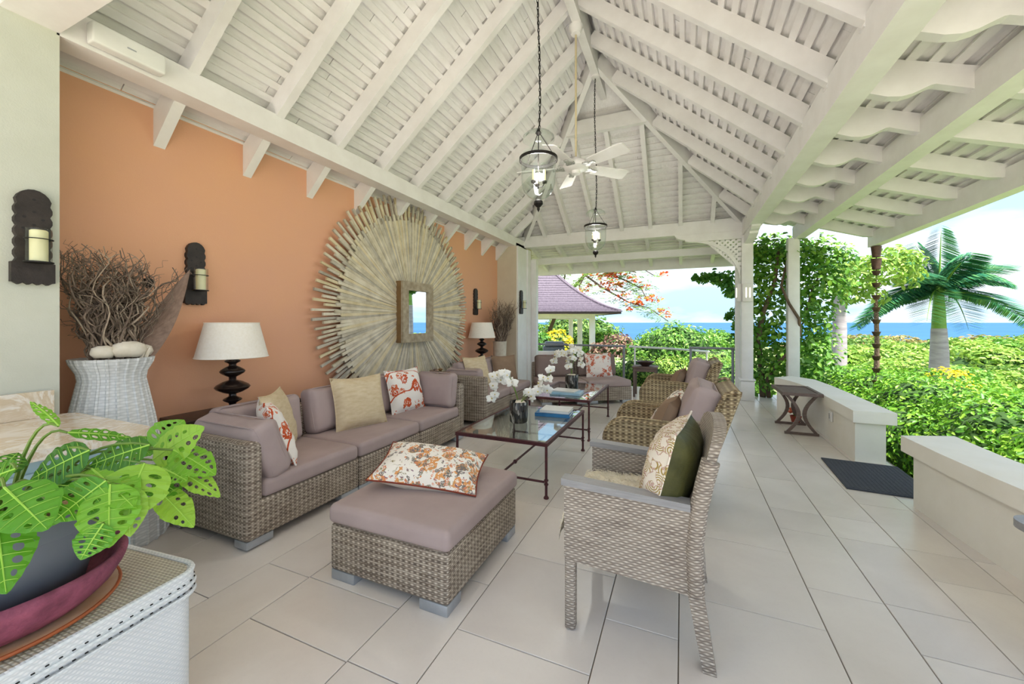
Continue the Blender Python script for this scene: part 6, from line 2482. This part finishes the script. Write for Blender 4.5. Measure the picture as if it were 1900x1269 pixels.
# ---- royal palm
def palm(label, u, d, zsh0, zsh1, rad, fronds, flen, group=None, seed=1):
    x, y = at(u, d)
    g0 = ground_z(x, y)
    p = thing('royal_palm', label, 'palm', (x, y, g0), 0, group)
    rn = random.Random(seed)
    B().tube([(0, 0, -0.3), (0, 0, (zsh0 - g0) * 0.4), (0.01, 0, (zsh0 - g0) * 0.7), (0, 0, zsh0 - g0)], [rad * 1.15, rad * 1.2, rad * 1.1, rad * 0.92], 16).go('trunk', M['trunkgrey'], p)
    B().tube([(0, 0, zsh0 - g0 - 0.02), (0, 0, (zsh0 * .5 + zsh1 * .5) - g0), (0, 0, zsh1 - g0), (0, 0, zsh1 - g0 + 0.3)], [rad * 0.9, rad * 0.78, rad * 0.6, rad * 0.3], 14).go('crownshaft', M['crownshaft'], p)
    base = Vector((0, 0, zsh1 - g0))
    for (hd, el, ln, dr) in fronds:
        hd, el = R(hd), R(el)
        L = flen * ln
        d0 = Vector((cos(hd) * cos(el), sin(hd) * cos(el), sin(el)))
        pts = []
        n = 26
        for k_ in range(n):
            t = k_ / (n - 1)
            q = base + d0 * (L * t)
            q.z -= dr * L * t ** 2.2
            pts.append(q)
        fo = B().tube(pts, [rad * 0.22 * (1 - 0.9 * i / (n - 1)) for i in range(n)], 5).go('frond', M['crownshaft'], p, ang=3)
        LP, LN, LD, LS = [], [], [], []
        m = 95
        for j in range(m):
            t = 0.10 + 0.90 * j / m
            f = t * (n - 1)
            i = min(n - 2, int(f))
            c = pts[i].lerp(pts[i + 1], f - i)
            tg = (pts[i + 1] - pts[i]).normalized()
            sd = tg.cross(Vector((0, 0, 1)))
            if sd.length < 0.05:
                sd = Vector((sin(hd), -cos(hd), 0))
            sd.normalize()
            ll = flen * 0.32 * (0.35 + 0.65 * sin(PI * min(1, 0.15 + 0.75 * t)))
            for s in (-1, 1):
                for layer in (0, 1):
                    dv_ = (sd * s + tg * 0.55 + Vector((0, 0, -0.55 + 0.5 * layer + rn.uniform(-.2, .2)))).normalized()
                    LP.append(c + dv_ * ll * 0.5)
                    LD.append(dv_)
                    LN.append(Vector((0, 0, 1)) + sd * s * 0.4)
                    LS.append(ll)
        leaf_mesh('leaflets', LP, LN, np.array(LS), LM['palm'], aspect=0.055, fold=0.1, parent=fo, D=np.array(LD))
    return p


YD = math.degrees(YAW)
# headings: right of picture = YAW direction
rgt = YD
fr1 = [(rgt + 0, 38, 1.15, 0.30), (rgt - 20, 12, 1.05, 0.75), (rgt + 25, 15, 1.0, 0.75), (rgt + 10, 55, 0.9, 0.35), (rgt + 180, 25, 1.0, 0.70), (rgt + 165, 8, 0.95, 0.60),
       (rgt + 200, 40, 0.95, 0.5), (rgt + 90, 70, 0.9, 0.15), (rgt - 90, 62, 0.85, 0.35), (rgt + 150, 60, 0.95, 0.25), (rgt - 60, 45, 0.85, 0.6), (rgt + 215, 20, 0.8, 0.8), (rgt - 90, 88, 0.85, 0.0), (rgt + 60, 50, .9, .4)]
palm('tall royal palm with green crownshaft right of the rain chain', 1742, 10.4, 1.14, 2.05, 0.165, fr1, 1.95, 'royal palms', 3)
fr2 = [(a, 45, 1.0, 0.5) for a in range(0, 360, 60)]
palm('grey palm trunk half hidden by the creeper', 1557, 10.5, 2.0, 2.6, 0.14, fr2, 0.9, 'royal palms', 4)

# ---- creeper around the second post
cr = thing('creeper', 'leafy green creeper climbing around the far white post', 'climber', (1.55, 7.95, 0), 0)
rnc = random.Random(5)
blobs = [  # x, y, z, r
    (1.45, 7.95, 0.5, .32), (1.40, 8.05, 0.9, .34), (1.38, 8.0, 1.3, .36), (1.45, 8.0, 1.7, .36), (1.52, 8.0, 2.1, .36), (1.7, 7.95, 2.35, .32), (1.95, 7.95, 2.30, .34), (2.2, 7.95, 2.2, .32),
    (1.85, 8.05, 1.9, .36), (2.1, 8.05, 1.85, .34), (2.35, 8.05, 1.95, .28), (1.95, 8.1, 1.5, .32), (2.15, 8.15, 1.45, .28), (1.9, 8.1, 1.1, .30), (2.1, 8.15, 1.0, .28), (1.95, 8.1, .7, .32), (2.2, 8.2, .6, .32),
    (1.25, 8.1, 1.15, .26), (1.2, 8.1, 1.6, .24), (1.25, 8.05, 2.1, .26), (1.45, 7.95, 2.5, .28), (1.75, 7.85, 2.55, .26), (2.05, 7.8, 2.45, .24), (1.2, 7.95, 2.45, .22), (1.15, 8.0, .8, .2), (1.2, 8.3, 2.55, .24), (1.45, 8.3, 2.6, .26), (1.7, 8.25, 2.55, .26), (1.3, 8.4, 2.3, .26), (2.35, 7.9, 2.35, .22), (1.3, 8.1, .35, .30), (1.75, 8.1, .4, .34)]
PP, NN = [], []
for (x, y, z, r) in blobs:
    n = int(560 * r)
    for _ in range(n):
        v = Vector((rnc.gauss(0, 1), rnc.gauss(0, 1), rnc.gauss(0, 1))).normalized() * r * rnc.uniform(0.3, 1.25)
        PP.append((x - 1.55 + v.x, y - 7.95 + v.y * 0.8, z + v.z))
        NN.append((v.x + rnc.gauss(0, .25), v.y - 0.25 + rnc.gauss(0, .25), v.z + 0.35))
PP, NN = np.array(PP), np.array(NN)
sel = np.random.RandomState(3).rand(len(PP)) < 0.6
leaf_mesh('foliage', PP[sel], NN[sel], 0.085, LM['mid'], aspect=0.62, parent=cr, droop=0.6)
leaf_mesh('young_foliage', PP[~sel], NN[~sel], 0.085, LM['hedge'], aspect=0.62, parent=cr, droop=0.6)
for (pts, r0) in (([(1.38, 8.0, 0), (1.36, 8.02, .3), (1.45, 7.9, .55), (1.62, 7.78, .8), (1.76, 7.72, 1.1), (1.72, 7.58, 1.35), (1.58, 7.56, 1.6), (1.5, 7.7, 1.9), (1.6, 7.8, 2.3)], .035),
                 ([(1.30, 8.05, 0), (1.28, 8.1, .5), (1.22, 8.0, 1.0), (1.3, 7.95, 1.5), (1.45, 7.9, 2.0), (1.5, 7.9, 2.5)], .05),
                 ([(1.36, 8.0, 0.2), (1.5, 8.1, .7), (1.9, 8.1, 1.3), (2.0, 8.0, 1.9), (2.2, 7.95, 2.3)], .018)):
    B().tube([(x - 1.55, y - 7.95, z) for x, y, z in pts], [r0 * (1 - 0.6 * i / len(pts)) for i in range(len(pts))], 8).go('woody_stem', M['bark'], cr, ang=3)
x, y = 0.72, 8.75
cr2 = thing('hanging_branch', 'leafy branch hanging in from behind the lattice bracket', 'branch', (x, y, 0), 0)
PP, NN = [], []
for (bx, by, bz, r) in ((0.1, 0, 2.12, .20), (-.12, 0, 2.18, .16), (-.32, 0, 2.16, .12), (.2, 0, 1.95, .18), (0.3, 0, 1.5, .14), (0.35, 0, 1.25, .18), (.3, 0, 1.0, .16), (.12, 0, 1.42, .08), (-.48, 0, 2.2, .06)):
    for _ in range(int(700 * r)):
        v = Vector((rnc.gauss(0, 1), rnc.gauss(0, 1), rnc.gauss(0, 1))).normalized() * r * rnc.uniform(0.2, 1.05)
        PP.append((bx + v.x, by + v.y, bz + v.z))
        NN.append((v.x + rnc.gauss(0, .2), v.y - 0.3, v.z + 0.2))
leaf_mesh('foliage', PP, NN, 0.085, LM['deep'], aspect=0.65, parent=cr2, droop=0.5)
B().tube([(0.45, 0.1, 0), (0.42, 0.05, 1.0), (0.30, 0, 1.7), (0.1, 0, 2.1), (-.4, 0, 2.18)], [.03, .02, .015, .01, .004], 7).go('woody_stem', M['bark'], cr2, ang=3)
x, y = at(1625, 9.0)
shrub('tree', 'yellow-green tree behind the rain chain', 'tree', [(x, y, 2.35, .75, .6, .5), (x - .5, y, 2.2, .5, .5, .45), (x + .35, y, 2.6, .5, .45, .4), (x - .2, y, 1.85, .4, .4, .3)], LM['lime'], 0.13, 110, stem=0.05, core=0)
